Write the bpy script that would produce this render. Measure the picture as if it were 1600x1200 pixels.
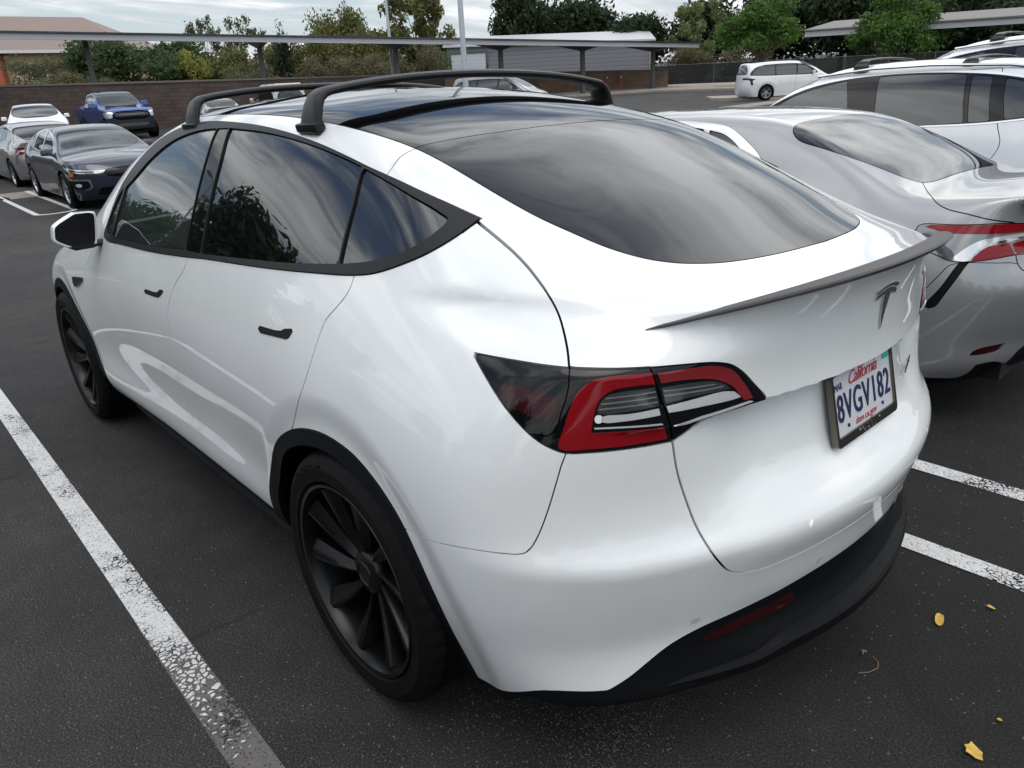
import bpy, bmesh, math, random
import numpy as np
from mathutils import Vector, Matrix
D=bpy.data; SC=bpy.context.scene; COL=SC.collection
for o in list(D.objects): D.objects.remove(o)
random.seed(7); RNG=np.random.default_rng(7)
rad=math.radians

# ---------------------------------------------------------------- camera
cam=D.objects.new('camera',D.cameras.new('camera')); COL.objects.link(cam); SC.camera=cam
CAMP=np.array([-1.55615798,1.69086062,1.53666173]); YAW,PITCH,ROLL,FPX=rad(-41.09978665),rad(20.95649816),rad(-3.01977295),1143.60552
def cam_axes():
    fwd=np.array([math.cos(YAW)*math.cos(PITCH),math.sin(YAW)*math.cos(PITCH),-math.sin(PITCH)])
    r=np.cross(fwd,[0,0,1]); r/=np.linalg.norm(r); u=np.cross(r,fwd)
    return r*math.cos(ROLL)+u*math.sin(ROLL), -r*math.sin(ROLL)+u*math.cos(ROLL), fwd
_r,_u,_f=cam_axes()
cam.matrix_world=Matrix(((_r[0],_u[0],-_f[0],CAMP[0]),(_r[1],_u[1],-_f[1],CAMP[1]),(_r[2],_u[2],-_f[2],CAMP[2]),(0,0,0,1)))
cam.data.sensor_width=36; cam.data.lens=36*FPX/1600; cam.data.clip_start=.05; cam.data.clip_end=3000

# ---------------------------------------------------------------- sky and sun
SUN_EL,SUN_AZ=rad(70),rad(150)          # azimuth of the sun, measured from +x towards +y
world=D.worlds.new('World'); SC.world=world; world.use_nodes=True
wt=world.node_tree; wt.nodes.clear()
def wn(t,**k):
    n=wt.nodes.new(t)
    for a,b in k.items(): setattr(n,a,b)
    return n
sky=wn('ShaderNodeTexSky',sky_type='NISHITA',sun_disc=False,sun_elevation=SUN_EL,sun_rotation=math.pi/2-SUN_AZ,air_density=1.2,dust_density=2.0)
tc=wn('ShaderNodeTexCoord'); sep=wn('ShaderNodeSeparateXYZ'); wt.links.new(tc.outputs['Generated'],sep.inputs[0])
def wmath(op,a,b=None,clamp=False):
    n=wn('ShaderNodeMath',operation=op,use_clamp=clamp)
    for i,v in enumerate((a,b)):
        if v is None: continue
        if isinstance(v,(int,float)): n.inputs[i].default_value=v
        else: wt.links.new(v,n.inputs[i])
    return n.outputs[0]
# cloud deck: the view direction is followed up to a flat layer, so streaks shrink towards the horizon
zz=wmath('ADD',wmath('MAXIMUM',sep.outputs[2],0.0),.12)
cx=wmath('DIVIDE',sep.outputs[0],zz); cy=wmath('DIVIDE',sep.outputs[1],zz)
cmb=wn('ShaderNodeCombineXYZ'); wt.links.new(cx,cmb.inputs[0]); wt.links.new(cy,cmb.inputs[1])
mp=wn('ShaderNodeMapping'); wt.links.new(cmb.outputs[0],mp.inputs[0]); mp.inputs['Rotation'].default_value=(0,0,rad(28)); mp.inputs['Scale'].default_value=(1.75,.72,1); mp.inputs['Location'].default_value=(1.3,.4,0)
def wnoise(sc,det,dist,rough=.55):
    n=wn('ShaderNodeTexNoise'); n.inputs['Scale'].default_value=sc; n.inputs['Detail'].default_value=det; n.inputs['Distortion'].default_value=dist; n.inputs['Roughness'].default_value=rough
    wt.links.new(mp.outputs[0],n.inputs['Vector']); return n.outputs['Fac']
n1=wnoise(.60,7,.7,.55); n2=wnoise(1.9,6,.8,.58)
cl=wmath('ADD',wmath('MULTIPLY',n1,.62),wmath('MULTIPLY',n2,.38))
rmp=wn('ShaderNodeValToRGB'); wt.links.new(cl,rmp.inputs[0]); e=rmp.color_ramp.elements
e[0].position=.36; e[0].color=(2.7,2.85,3.05,1); e[1].position=.66; e[1].color=(12.2,12.2,12.0,1)
m_=rmp.color_ramp.elements.new(.50); m_.color=(6.5,6.6,6.6,1)
cov=wmath('MULTIPLY',wmath('SUBTRACT',cl,.41),8.0,True)
gainv=wmath('ADD',.72,wmath('MULTIPLY',wmath('MAXIMUM',sep.outputs[2],0.0),1.05)); gn=wn('ShaderNodeVectorMath',operation='SCALE'); wt.links.new(rmp.outputs[0],gn.inputs[0]); wt.links.new(gainv,gn.inputs['Scale'])   # an overcast deck is brightest overhead
mix=wn('ShaderNodeMix',data_type='RGBA'); wt.links.new(cov,mix.inputs[0]); wt.links.new(sky.outputs[0],mix.inputs[6]); wt.links.new(gn.outputs[0],mix.inputs[7])
# bright veil low over the horizon
hz=wmath('POWER',wmath('SUBTRACT',1.0,wmath('ABSOLUTE',sep.outputs[2])),7.0)
mix2=wn('ShaderNodeMix',data_type='RGBA'); wt.links.new(wmath('MULTIPLY',hz,.65),mix2.inputs[0]); wt.links.new(mix.outputs[2],mix2.inputs[6]); mix2.inputs[7].default_value=(4.0,4.5,5.1,1)
bg=wn('ShaderNodeBackground'); bg.inputs[1].default_value=.1; wt.links.new(mix2.outputs[2],bg.inputs[0])
wo=wn('ShaderNodeOutputWorld'); wt.links.new(bg.outputs[0],wo.inputs[0])
sun=D.objects.new('sun',D.lights.new('sun','SUN')); COL.objects.link(sun)
sun.data.energy=.5; sun.data.angle=rad(40); sun.data.color=(1,.96,.9)
sd=Vector((math.cos(SUN_EL)*math.cos(SUN_AZ),math.cos(SUN_EL)*math.sin(SUN_AZ),math.sin(SUN_EL)))
sun.rotation_euler=sd.to_track_quat('Z','Y').to_euler(); sun.location=(0,0,30)
SC.view_settings.view_transform='Standard'; SC.view_settings.look='None'; SC.view_settings.exposure=0.66; SC.view_settings.gamma=1.0
SC.render.engine='CYCLES'; SC.cycles.max_bounces=6; SC.cycles.transparent_max_bounces=12; SC.cycles.caustics_reflective=False; SC.cycles.caustics_refractive=False
# ---------------------------------------------------------------- surface tools
def cardinal(k):
    """matrix giving natural-cubic second derivatives for knots k"""
    k=np.asarray(k,float); n=len(k); h=np.diff(k)
    A=np.zeros((n,n)); B=np.zeros((n,n)); A[0,0]=A[-1,-1]=1
    for i in range(1,n-1):
        A[i,i-1]=h[i-1]; A[i,i]=2*(h[i-1]+h[i]); A[i,i+1]=h[i]
        B[i,i-1]=6/h[i-1]; B[i,i]=-6/h[i-1]-6/h[i]; B[i,i+1]=6/h[i]
    return np.linalg.solve(A,B)
class Spl:
    """natural cubic spline y(x) (linear beyond the ends)"""
    def __init__(s,k,v):
        s.k=np.asarray(k,float); s.v=np.asarray(v,float); s.m=cardinal(s.k)@s.v
    def __call__(s,x):
        x=np.asarray(x,float); xc=np.clip(x,s.k[0],s.k[-1])
        i=np.clip(np.searchsorted(s.k,xc,side='right')-1,0,len(s.k)-2)
        h=s.k[i+1]-s.k[i]; a=(s.k[i+1]-xc)/h; b=1-a
        y=a*s.v[i]+b*s.v[i+1]+((a**3-a)*s.m[i]+(b**3-b)*s.m[i+1])*h*h/6
        h0=s.k[1]-s.k[0]; g0=(s.v[1]-s.v[0])/h0-h0*s.m[1]/6
        h1=s.k[-1]-s.k[-2]; g1=(s.v[-1]-s.v[-2])/h1+h1*s.m[-2]/6
        return y+np.minimum(x-s.k[0],0)*g0+np.maximum(x-s.k[-1],0)*g1
class Spl2:
    """tensor spline f(x,z) over a table T[ix][iz]"""
    def __init__(s,kx,kz,T):
        s.kx=np.asarray(kx,float); s.kz=np.asarray(kz,float); T=np.asarray(T,float)
        s.xs=np.linspace(s.kx[0],s.kx[-1],241); s.zs=np.linspace(s.kz[0],s.kz[-1],181)
        A=np.stack([Spl(s.kx,T[:,j])(s.xs) for j in range(len(kz))],1)
        s.G=np.stack([Spl(s.kz,A[i])(s.zs) for i in range(len(s.xs))],0)
    def __call__(s,x,z):
        x=np.asarray(x,float); z=np.asarray(z,float)
        fx=(x-s.xs[0])/(s.xs[1]-s.xs[0]); fz=(z-s.zs[0])/(s.zs[1]-s.zs[0])
        fx=np.clip(fx,1,len(s.xs)-2.0001); fz=np.clip(fz,1,len(s.zs)-2.0001)
        i=np.minimum(fx.astype(int),len(s.xs)-3); j=np.minimum(fz.astype(int),len(s.zs)-3); a=fx-i; b=fz-j
        def w(t): return (-.5*t+t*t-.5*t**3, 1-2.5*t*t+1.5*t**3, .5*t+2*t*t-1.5*t**3, -.5*t*t+.5*t**3)
        wa=w(a); wb=w(b); r=0
        for p in range(4):
            for q in range(4): r=r+wa[p]*wb[q]*s.G[i-1+p,j-1+q]
        return r
def smin(a,b,k):
    h=np.maximum(k-np.abs(a-b),0)/k
    return np.minimum(a,b)-h*h*h*k/6
def sstep(a,b,x):
    t=np.clip((x-a)/(b-a),0,1); return t*t*(3-2*t)
def grad(f,P,e=1e-4):
    g=np.zeros_like(P)
    for i in range(3):
        d=np.zeros(3); d[i]=e; g[:,i]=(f(P+d)-f(P-d))/(2*e)
    return g
def surfnet(f,lo,hi,h):
    """dual mesh of f=0 (f>0 inside) -> V,N,T; vertices lie on the surface"""
    lo=np.asarray(lo,float); n=[int(math.ceil((hi[i]-lo[i])/h))+1 for i in range(3)]
    ax=[lo[i]+h*np.arange(n[i]) for i in range(3)]
    F=np.zeros(n)
    for i in range(n[0]):
        Y,Z=np.meshgrid(ax[1],ax[2],indexing='ij')
        F[i]=f(np.stack([np.full(Y.size,ax[0][i]),Y.ravel(),Z.ravel()],1)).reshape(Y.shape)
    S=F>0; m=[k-1 for k in n]
    cnt=sum(S[a:m[0]+a,b:m[1]+b,c:m[2]+c].astype(int) for a in (0,1) for b in (0,1) for c in (0,1))
    act=(cnt>0)&(cnt<8); idx=-np.ones(m,int); I=np.argwhere(act); idx[act]=np.arange(len(I))
    P=np.zeros((len(I),3)); C=np.zeros(len(I))
    for axis in range(3):
        o=[k for k in range(3) if k!=axis]
        for a in (0,1):
            for b in (0,1):
                A=I.copy(); A[:,o[0]]+=a; A[:,o[1]]+=b; B=A.copy(); B[:,axis]+=1
                fa=F[A[:,0],A[:,1],A[:,2]]; fb=F[B[:,0],B[:,1],B[:,2]]
                k=(fa>0)!=(fb>0); t=fa[k]/(fa[k]-fb[k]); Q=A[k].astype(float); Q[:,axis]+=t
                P[k]+=Q; C[k]+=1
    P=P/C[:,None]*h+lo
    for _ in range(4):
        v=f(P); g=grad(f,P); s=-v/np.maximum((g*g).sum(1),1e-6); P=P+g*np.clip(s,-h,h)[:,None]
    g=grad(f,P); N=-g/np.maximum(np.linalg.norm(g,axis=1),1e-9)[:,None]
    Q=[]
    for axis in range(3):
        o=[(axis+1)%3,(axis+2)%3]
        sl=[slice(0,n[k]) for k in range(3)]
        A=S[tuple(slice(0,n[k]-1) if k==axis else slice(1,n[k]-1) for k in range(3))]
        B=S[tuple(slice(1,n[k]) if k==axis else slice(1,n[k]-1) for k in range(3))]
        E=np.argwhere(A!=B)
        if not len(E): continue
        flip=A[E[:,0],E[:,1],E[:,2]]
        E=E.copy(); E[:,o[0]]+=1; E[:,o[1]]+=1
        def at(da,db):
            J=E.copy(); J[:,o[0]]-=da; J[:,o[1]]-=db; return idx[J[:,0],J[:,1],J[:,2]]
        q=np.stack([at(0,0),at(1,0),at(1,1),at(0,1)],1)
        q[~flip]=q[~flip][:,::-1]; Q.append(q)
    Q=np.concatenate(Q)
    d1=np.linalg.norm(P[Q[:,0]]-P[Q[:,2]],axis=1); d2=np.linalg.norm(P[Q[:,1]]-P[Q[:,3]],axis=1)
    a=d1<=d2
    T=np.concatenate([Q[a][:,[0,1,2]],Q[a][:,[0,2,3]],Q[~a][:,[0,1,3]],Q[~a][:,[1,2,3]]])
    return P,N,T
def compact(V,N,T):
    if len(T)==0: return V[:0],N[:0],T
    u,inv=np.unique(T,return_inverse=True); return V[u],N[u],inv.reshape(-1,3)
def cut(M,d):
    """split a mesh where the vertex function d changes sign -> (d<0 part, d>0 part)"""
    V,N,T=M
    if len(T)==0: return M,M
    d=np.where(np.abs(d)<2e-5,2e-5,d); s=d>0
    k=s[T].sum(1); neg=T[k==0]; pos=T[k==3]; X=T[(k==1)|(k==2)]
    if len(X)==0: return compact(V,N,neg),compact(V,N,pos)
    kk=s[X].sum(1); odd=np.where(kk==1,1,0)
    lone=np.argmax(s[X]==(odd[:,None]==1),axis=1); r=np.arange(len(X))
    a=X[r,lone]; b=X[r,(lone+1)%3]; c=X[r,(lone+2)%3]
    e=np.concatenate([np.stack([a,b],1),np.stack([a,c],1)]); es=np.sort(e,1)
    u,inv=np.unique(es,axis=0,return_inverse=True); inv=inv.ravel()
    t=(d[u[:,0]]/(d[u[:,0]]-d[u[:,1]]))[:,None]
    nv=V[u[:,0]]*(1-t)+V[u[:,1]]*t; nn=N[u[:,0]]*(1-t)+N[u[:,1]]*t
    nn/=np.maximum(np.linalg.norm(nn,axis=1),1e-9)[:,None]
    base=len(V); V=np.concatenate([V,nv]); N=np.concatenate([N,nn])
    ab=base+inv[:len(X)]; ac=base+inv[len(X):]
    t1=np.stack([a,ab,ac],1); t2=np.stack([ab,b,c],1); t3=np.stack([ab,c,ac],1)
    o=odd==1
    pos=np.concatenate([pos,t1[o],t2[~o],t3[~o]]); neg=np.concatenate([neg,t1[~o],t2[o],t3[o]])
    return compact(V,N,neg),compact(V,N,pos)
def polysd(P2,poly,closed=True):
    """signed distance (negative inside) to a polygon; unsigned if open"""
    poly=np.asarray(poly,float); A=poly if closed else poly[:-1]; B=np.roll(poly,-1,0) if closed else poly[1:]
    D=np.full(len(P2),1e9); ins=np.zeros(len(P2),bool)
    for a,b in zip(A,B):
        e=b-a; l=max(e@e,1e-12); t=np.clip(((P2-a)@e)/l,0,1); q=P2-a-t[:,None]*e
        D=np.minimum(D,(q*q).sum(1))
        if closed and a[1]!=b[1]:
            c=(a[1]>P2[:,1])!=(b[1]>P2[:,1]); xx=(b[0]-a[0])*(P2[:,1]-a[1])/(b[1]-a[1])+a[0]; ins^=c&(P2[:,0]<xx)
    D=np.sqrt(D)
    return np.where(ins,-D,D) if closed else D
def smooth_poly(pts,n=8,closed=True):
    """Catmull-Rom through points; a point given as (x,y,1) is a sharp corner"""
    P=[p[:2] for p in pts]; C=[len(p)>2 for p in pts]; m=len(P); out=[]
    for i in range(m if closed else m-1):
        p1=np.array(P[i]); p2=np.array(P[(i+1)%m])
        p0=np.array(P[(i-1)%m]) if (closed or i>0) else p1; p3=np.array(P[(i+2)%m]) if (closed or i<m-2) else p2
        if C[i]: p0=2*p1-p2
        if C[(i+1)%m]: p3=2*p2-p1
        d=[max(np.linalg.norm(v)**.5,1e-6) for v in (p1-p0,p2-p1,p3-p2)]
        m1=(p1-p0)/d[0]-(p2-p0)/(d[0]+d[1])+(p2-p1)/d[1]; m2=(p2-p1)/d[1]-(p3-p1)/(d[1]+d[2])+(p3-p2)/d[2]
        m1*=d[1]; m2*=d[1]
        for t in np.arange(n)/n:
            out.append((2*t**3-3*t*t+1)*p1+(t**3-2*t*t+t)*m1+(-2*t**3+3*t*t)*p2+(t**3-t*t)*m2)
    if not closed: out.append(np.array(P[-1]))
    return np.array(out)
def flange(M,t=.012,inset=.0):
    """add an inward lip along every open edge so that panels have thickness and shut lines have depth"""
    V,N,T=M
    if len(T)==0: return M
    E=np.concatenate([T[:,[0,1]],T[:,[1,2]],T[:,[2,0]]]); key=np.sort(E,1)
    u,inv,cn=np.unique(key,axis=0,return_inverse=True,return_counts=True); inv=inv.ravel()
    b=E[cn[inv]==1]
    if len(b)==0: return M
    ids=np.unique(b); mp=-np.ones(len(V),int); mp[ids]=np.arange(len(ids))
    # duplicate rim vertices with sideways normals for a crisp edge
    side=np.zeros_like(V); d=V[b[:,1]]-V[b[:,0]]; sd=np.cross(d,N[b[:,0]]); 
    np.add.at(side,b[:,0],sd); np.add.at(side,b[:,1],sd); side/=np.maximum(np.linalg.norm(side,axis=1),1e-9)[:,None]
    top=V[ids]; bot=V[ids]-N[ids]*t-side[ids]*inset; n0=len(V); m=len(ids)
    V2=np.concatenate([V,top,bot]); N2=np.concatenate([N,side[ids],side[ids]])
    a=mp[b[:,0]]; c=mp[b[:,1]]
    q1=np.stack([n0+c,n0+a,n0+m+a],1); q2=np.stack([n0+c,n0+m+a,n0+m+c],1)
    return V2,N2,np.concatenate([T,q1,q2])
def mirror(M):
    V,N,T=M; return V*[1,-1,1],N*[1,-1,1],T[:,::-1]
def join(*Ms):
    Vs=[];Ns=[];Ts=[];o=0
    for V,N,T in Ms: Vs.append(V);Ns.append(N);Ts.append(T+o);o+=len(V)
    return np.concatenate(Vs),np.concatenate(Ns),np.concatenate(Ts)
def offset(M,t):
    V,N,T=M; return V+N*t,N,T

def subdiv(M,f=None,times=1):
    """split every triangle in four; new vertices are pulled back onto the field"""
    for _ in range(times):
        V,N,T=M
        if len(T)==0: return M
        e=np.sort(np.concatenate([T[:,[0,1]],T[:,[1,2]],T[:,[2,0]]]),1); u,inv=np.unique(e,axis=0,return_inverse=True); inv=inv.ravel(); n=len(T); o=len(V)
        P=(V[u[:,0]]+V[u[:,1]])/2
        if f is not None:
            for _k in range(2):
                v=f(P); g=grad(f,P); P=P+g*np.clip(-v/np.maximum((g*g).sum(1),1e-6),-.01,.01)[:,None]
            g=grad(f,P); Nn=-g/np.maximum(np.linalg.norm(g,axis=1),1e-9)[:,None]
        else: Nn=N[u[:,0]]+N[u[:,1]]; Nn/=np.maximum(np.linalg.norm(Nn,axis=1),1e-9)[:,None]
        a,b,c=o+inv[:n],o+inv[n:2*n],o+inv[2*n:]
        M=(np.concatenate([V,P]),np.concatenate([N,Nn]),np.concatenate([np.stack([T[:,0],a,c],1),np.stack([a,T[:,1],b],1),np.stack([c,b,T[:,2]],1),np.stack([a,b,c],1)]))
    return M
def pick(M,keep):
    """triangles having any vertex in the mask"""
    V,N,T=M; return compact(V,N,T[keep[T].any(1)])
# ---------------------------------------------------------------- mesh and object helpers
def to_mesh(name,M,mats,fm=None):
    V,N,T=M; me=D.meshes.new(name); me.vertices.add(len(V)); me.vertices.foreach_set('co',np.asarray(V,np.float32).ravel())
    me.loops.add(3*len(T)); me.loops.foreach_set('vertex_index',np.asarray(T,np.int32).ravel())
    me.polygons.add(len(T)); me.polygons.foreach_set('loop_start',np.arange(0,3*len(T),3,dtype=np.int32))
    me.update(calc_edges=True); me.polygons.foreach_set('use_smooth',np.ones(len(T),bool))
    if fm is not None: me.polygons.foreach_set('material_index',np.asarray(fm,np.int32))
    if N is not None: me.normals_split_custom_set_from_vertices(np.asarray(N,np.float32))
    for m in (mats if isinstance(mats,(list,tuple)) else [mats]): me.materials.append(m)
    return me
def link(name,me,parent=None,label=None):
    o=D.objects.new(name,me); COL.objects.link(o)
    if parent is not None: o.parent=parent
    if label: o['label']=label
    return o
def surf(name,M,mat,parent=None,label=None): return link(name,to_mesh(name,M,mat),parent,label)
def tag(o,label=None,cat=None,group=None,kind=None):
    if label: o['label']=label
    if cat: o['category']=cat
    if group: o['group']=group
    if kind: o['kind']=kind
    return o
def thing(name,label,cat,loc=(0,0,0),rz=0,group=None):
    o=D.objects.new(name,None); COL.objects.link(o); o.location=loc; o.rotation_euler=(0,0,rz); o.empty_display_size=.3
    return tag(o,label,cat,group)
def copy_tree(o,parent=None):
    c=o.copy(); COL.objects.link(c)
    if parent is not None: c.parent=parent
    for ch in o.children: copy_tree(ch,c)
    return c
class MB:
    """collects boxes, tubes, lathes, prisms into one mesh"""
    def __init__(s): s.v=[]; s.f=[]; s.m=[]
    def add(s,v,f,mi=0):
        o=len(s.v); s.v+= [tuple(map(float,p)) for p in v]; s.f+=[tuple(o+i for i in q) for q in f]; s.m+=[mi]*len(f); return s
    def box(s,c,d,mi=0,R=None,taper=1.0):
        x,y,z=d[0]/2,d[1]/2,d[2]/2
        v=[(-x,-y,-z),(x,-y,-z),(x,y,-z),(-x,y,-z),(-x*taper,-y*taper,z),(x*taper,-y*taper,z),(x*taper,y*taper,z),(-x*taper,y*taper,z)]
        if R is not None: v=[tuple(R@Vector(p)) for p in v]
        v=[(p[0]+c[0],p[1]+c[1],p[2]+c[2]) for p in v]
        return s.add(v,[(0,3,2,1),(4,5,6,7),(0,1,5,4),(1,2,6,5),(2,3,7,6),(3,0,4,7)],mi)
    def tube(s,pts,r,n=8,mi=0,cap=True):
        pts=[Vector(p) for p in pts]; rr=r if isinstance(r,(list,tuple)) else [r]*len(pts); V=[];F=[]
        up=None
        for i,p in enumerate(pts):
            d=(pts[min(i+1,len(pts)-1)]-pts[max(i-1,0)]).normalized()
            if up is None: up=Vector((0,0,1)) if abs(d.z)<.9 else Vector((1,0,0))
            a=d.cross(up).normalized(); b=a.cross(d).normalized(); up=b
            for k in range(n):
                t=2*math.pi*k/n; V.append(p+a*math.cos(t)*rr[i]+b*math.sin(t)*rr[i])
        for i in range(len(pts)-1):
            for k in range(n): F.append((i*n+k,i*n+(k+1)%n,(i+1)*n+(k+1)%n,(i+1)*n+k))
        if cap: F.append(tuple(reversed(range(n)))); F.append(tuple((len(pts)-1)*n+k for k in range(n)))
        return s.add(V,F,mi)
    def lathe(s,prof,axis='y',n=48,mi=0,c=(0,0,0),closed=False):
        V=[];F=[]; m=len(prof)
        for k in range(n):
            t=2*math.pi*k/n; ca,sa=math.cos(t),math.sin(t)
            for r,h in prof:
                p=(r*ca,h,r*sa) if axis=='y' else (r*ca,r*sa,h); V.append((p[0]+c[0],p[1]+c[1],p[2]+c[2]))
        for k in range(n):
            for i in range(m if closed else m-1): j=(i+1)%m; F.append((k*m+i,((k+1)%n)*m+i,((k+1)%n)*m+j,k*m+j))
        return s.add(V,F,mi)
    def prism(s,poly,t0,t1,plane='xz',mi=0):
        """closed polygon extruded; plane gives the two coordinates of poly"""
        n=len(poly)
        def mk(p,t):
            a,b=p[0],p[1]
            return {'xz':(a,t,b),'yz':(t,a,b),'xy':(a,b,t)}[plane]
        V=[mk(p,t0) for p in poly]+[mk(p,t1) for p in poly]
        return s.add(V,[tuple(range(n)),tuple(reversed(range(n,2*n)))]+[(i,n+i,n+(i+1)%n,(i+1)%n) for i in range(n)],mi)
    def mesh(s,name,mats,bevel=0,seg=2,smooth=True,angle=35):
        me=D.meshes.new(name); bm=bmesh.new(); vs=[bm.verts.new(p) for p in s.v]
        for q,mi in zip(s.f,s.m):
            try: f=bm.faces.new([vs[i] for i in q]); f.material_index=mi; f.smooth=smooth
            except ValueError: pass
        bmesh.ops.recalc_face_normals(bm,faces=bm.faces)
        if bevel>0:
            es=[e for e in bm.edges if len(e.link_faces)==2 and e.calc_face_angle(0)>rad(30)]
            bmesh.ops.bevel(bm,geom=es,offset=bevel,segments=seg,profile=.6,affect='EDGES',clamp_overlap=True)
            for f in bm.faces: f.smooth=smooth
        if smooth:
            for e in bm.edges: e.smooth=len(e.link_faces)==2 and e.calc_face_angle(0)<rad(angle)
        bm.to_mesh(me); bm.free()
        for m in (mats if isinstance(mats,(list,tuple)) else [mats]): me.materials.append(m)
        return me
    def build(s,name,mats,parent=None,label=None,**k): return link(name,s.mesh(name,mats,**k),parent,label)
# ---------------------------------------------------------------- material helpers
def mat(name,col=(.8,.8,.8),rough=.5,metal=0,coat=0,spec=.5,**k):
    m=D.materials.new(name); m.use_nodes=True; b=m.node_tree.nodes['Principled BSDF']
    b.inputs['Base Color'].default_value=(*col,1); b.inputs['Roughness'].default_value=rough; b.inputs['Metallic'].default_value=metal
    b.inputs['Coat Weight'].default_value=coat; b.inputs['Coat Roughness'].default_value=k.get('coatr',.03); b.inputs['Specular IOR Level'].default_value=spec
    if 'emit' in k: b.inputs['Emission Color'].default_value=(*k['emit'],1); b.inputs['Emission Strength'].default_value=k.get('es',1)
    if 'trans' in k: b.inputs['Transmission Weight'].default_value=k['trans']
    if 'ior' in k: b.inputs['IOR'].default_value=k['ior']
    m.diffuse_color=(*col,1)
    return m
def nodes(m): return m.node_tree.nodes,m.node_tree.links,m.node_tree.nodes['Principled BSDF']
def noise(m,scale,detail=4,vec='Object',rough=.55,dist=0,stretch=None):
    n,l,b=nodes(m); t=n.new('ShaderNodeTexCoord'); x=n.new('ShaderNodeTexNoise'); x.inputs['Scale'].default_value=scale; x.inputs['Detail'].default_value=detail; x.inputs['Roughness'].default_value=rough; x.inputs['Distortion'].default_value=dist
    v=t.outputs[vec]
    if stretch: q=n.new('ShaderNodeMapping'); q.inputs['Scale'].default_value=stretch; l.new(v,q.inputs[0]); v=q.outputs[0]
    l.new(v,x.inputs['Vector']); return x.outputs['Fac']
def ramp(m,fac,stops):
    n,l,b=nodes(m); r=n.new('ShaderNodeValToRGB'); l.new(fac,r.inputs[0]); e=r.color_ramp.elements
    while len(e)<len(stops): e.new(.5)
    for q,(p,c) in zip(e,stops): q.position=p; q.color=(*c,1) if len(c)==3 else c
    return r.outputs[0]
def bump(m,fac,strength=.3,dist=.01):
    n,l,b=nodes(m); u=n.new('ShaderNodeBump'); u.inputs['Strength'].default_value=strength; u.inputs['Distance'].default_value=dist; l.new(fac,u.inputs['Height']); l.new(u.outputs[0],b.inputs['Normal']); return u
def mixc(m,fac,a,b_,mode='MIX'):
    n,l,b=nodes(m); x=n.new('ShaderNodeMix'); x.data_type='RGBA'; x.blend_type=mode
    for i,v in ((0,fac),(6,a),(7,b_)):
        if isinstance(v,(int,float)): x.inputs[i].default_value=v
        elif isinstance(v,tuple): x.inputs[i].default_value=(*v,1)
        else: l.new(v,x.inputs[i])
    return x.outputs[2]

def glass_mat(name,tint,col=(.02,.025,.025),ior=1.6):
    """thin window glass: fresnel reflection over a tinted see-through pane"""
    m=D.materials.new(name); m.use_nodes=True; n,l=m.node_tree.nodes,m.node_tree.links; n.clear()
    o=n.new('ShaderNodeOutputMaterial'); mx=n.new('ShaderNodeMixShader'); fr=n.new('ShaderNodeFresnel'); fr.inputs[0].default_value=ior
    tr=n.new('ShaderNodeBsdfTransparent'); tr.inputs[0].default_value=(*tint,1); gl=n.new('ShaderNodeBsdfGlossy'); gl.inputs['Roughness'].default_value=.008; gl.inputs['Color'].default_value=(.95,.97,1,1)
    df=n.new('ShaderNodeBsdfDiffuse'); df.inputs[0].default_value=(*col,1); ad=n.new('ShaderNodeAddShader'); l.new(tr.outputs[0],ad.inputs[0]); l.new(df.outputs[0],ad.inputs[1])
    l.new(fr.outputs[0],mx.inputs[0]); l.new(ad.outputs[0],mx.inputs[1]); l.new(gl.outputs[0],mx.inputs[2]); l.new(mx.outputs[0],o.inputs[0])
    return m
def text_mesh(txt,size=1.0,depth=.002,sx=1.0,shear=0.0,spacing=1.0,bevel=0):
    """flat lettering as a triangle mesh in the x-y plane, centred, facing +z"""
    cu=D.curves.new('txt','FONT'); cu.body=txt; cu.size=size; cu.extrude=depth; cu.shear=shear; cu.align_x='CENTER'; cu.align_y='CENTER'; cu.space_character=spacing; cu.resolution_u=4; cu.bevel_depth=bevel
    o=D.objects.new('txt',cu); COL.objects.link(o); dg=bpy.context.evaluated_depsgraph_get(); me=D.meshes.new_from_object(o.evaluated_get(dg))
    v=[(p.co.x*sx,p.co.y,p.co.z) for p in me.vertices]; f=[tuple(q.vertices) for q in me.polygons]
    D.objects.remove(o); D.curves.remove(cu); D.meshes.remove(me); return v,f
def add_text(mb,txt,size,org,ex,ey,ez,mi=0,**k):
    v,f=text_mesh(txt,size,**k); org,ex,ey,ez=map(Vector,(org,ex,ey,ez))
    return mb.add([tuple(org+ex*a+ey*b+ez*c) for a,b,c in v],f,mi)
def tyre_mb(R,rr,w,n=120,grooves=True,bulge=.012):
    """tyre around y; outer face towards +y"""
    h=w/2; sh=.018
    prof=[(rr-.004,-h+.02),(rr+.01,-h+.004),(rr+(R-rr)*.45,-h-bulge*.6),(R-sh*1.3,-h+.002),(R-.006,-h+.016)]
    for g in (-.30,0,.30):
        a=g*w; prof+=[(R,a-.016),(R,a-.005),(R-.007,a-.004),(R-.007,a+.004),(R,a+.005),(R,a+.016)]
    prof+=[(R-.006,h-.016),(R-sh*.9,h-.004),(R-sh*1.6,h+.003),(rr+(R-rr)*.55,h+bulge*.75),(rr+(R-rr)*.35,h+bulge*.6),(rr+.018,h+.004),(rr+.010,h+.005),(rr+.006,h-.002),(rr-.004,h-.012),(rr-.01,h-.03)]
    V=[];F=[];m=len(prof)
    for k in range(n):
        t=2*math.pi*k/n; gv=grooves and k%4==0
        for i,(r,y) in enumerate(prof):
            if gv and (3<=i<=5 or m-12<=i<=m-9): r-=.0035
            V.append((r*math.cos(t),y,r*math.sin(t)))
    for k in range(n):
        for i in range(m-1): F.append((k*m+i,((k+1)%n)*m+i,((k+1)%n)*m+i+1,k*m+i+1))
    b=MB(); b.add(V,F); return b
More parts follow.
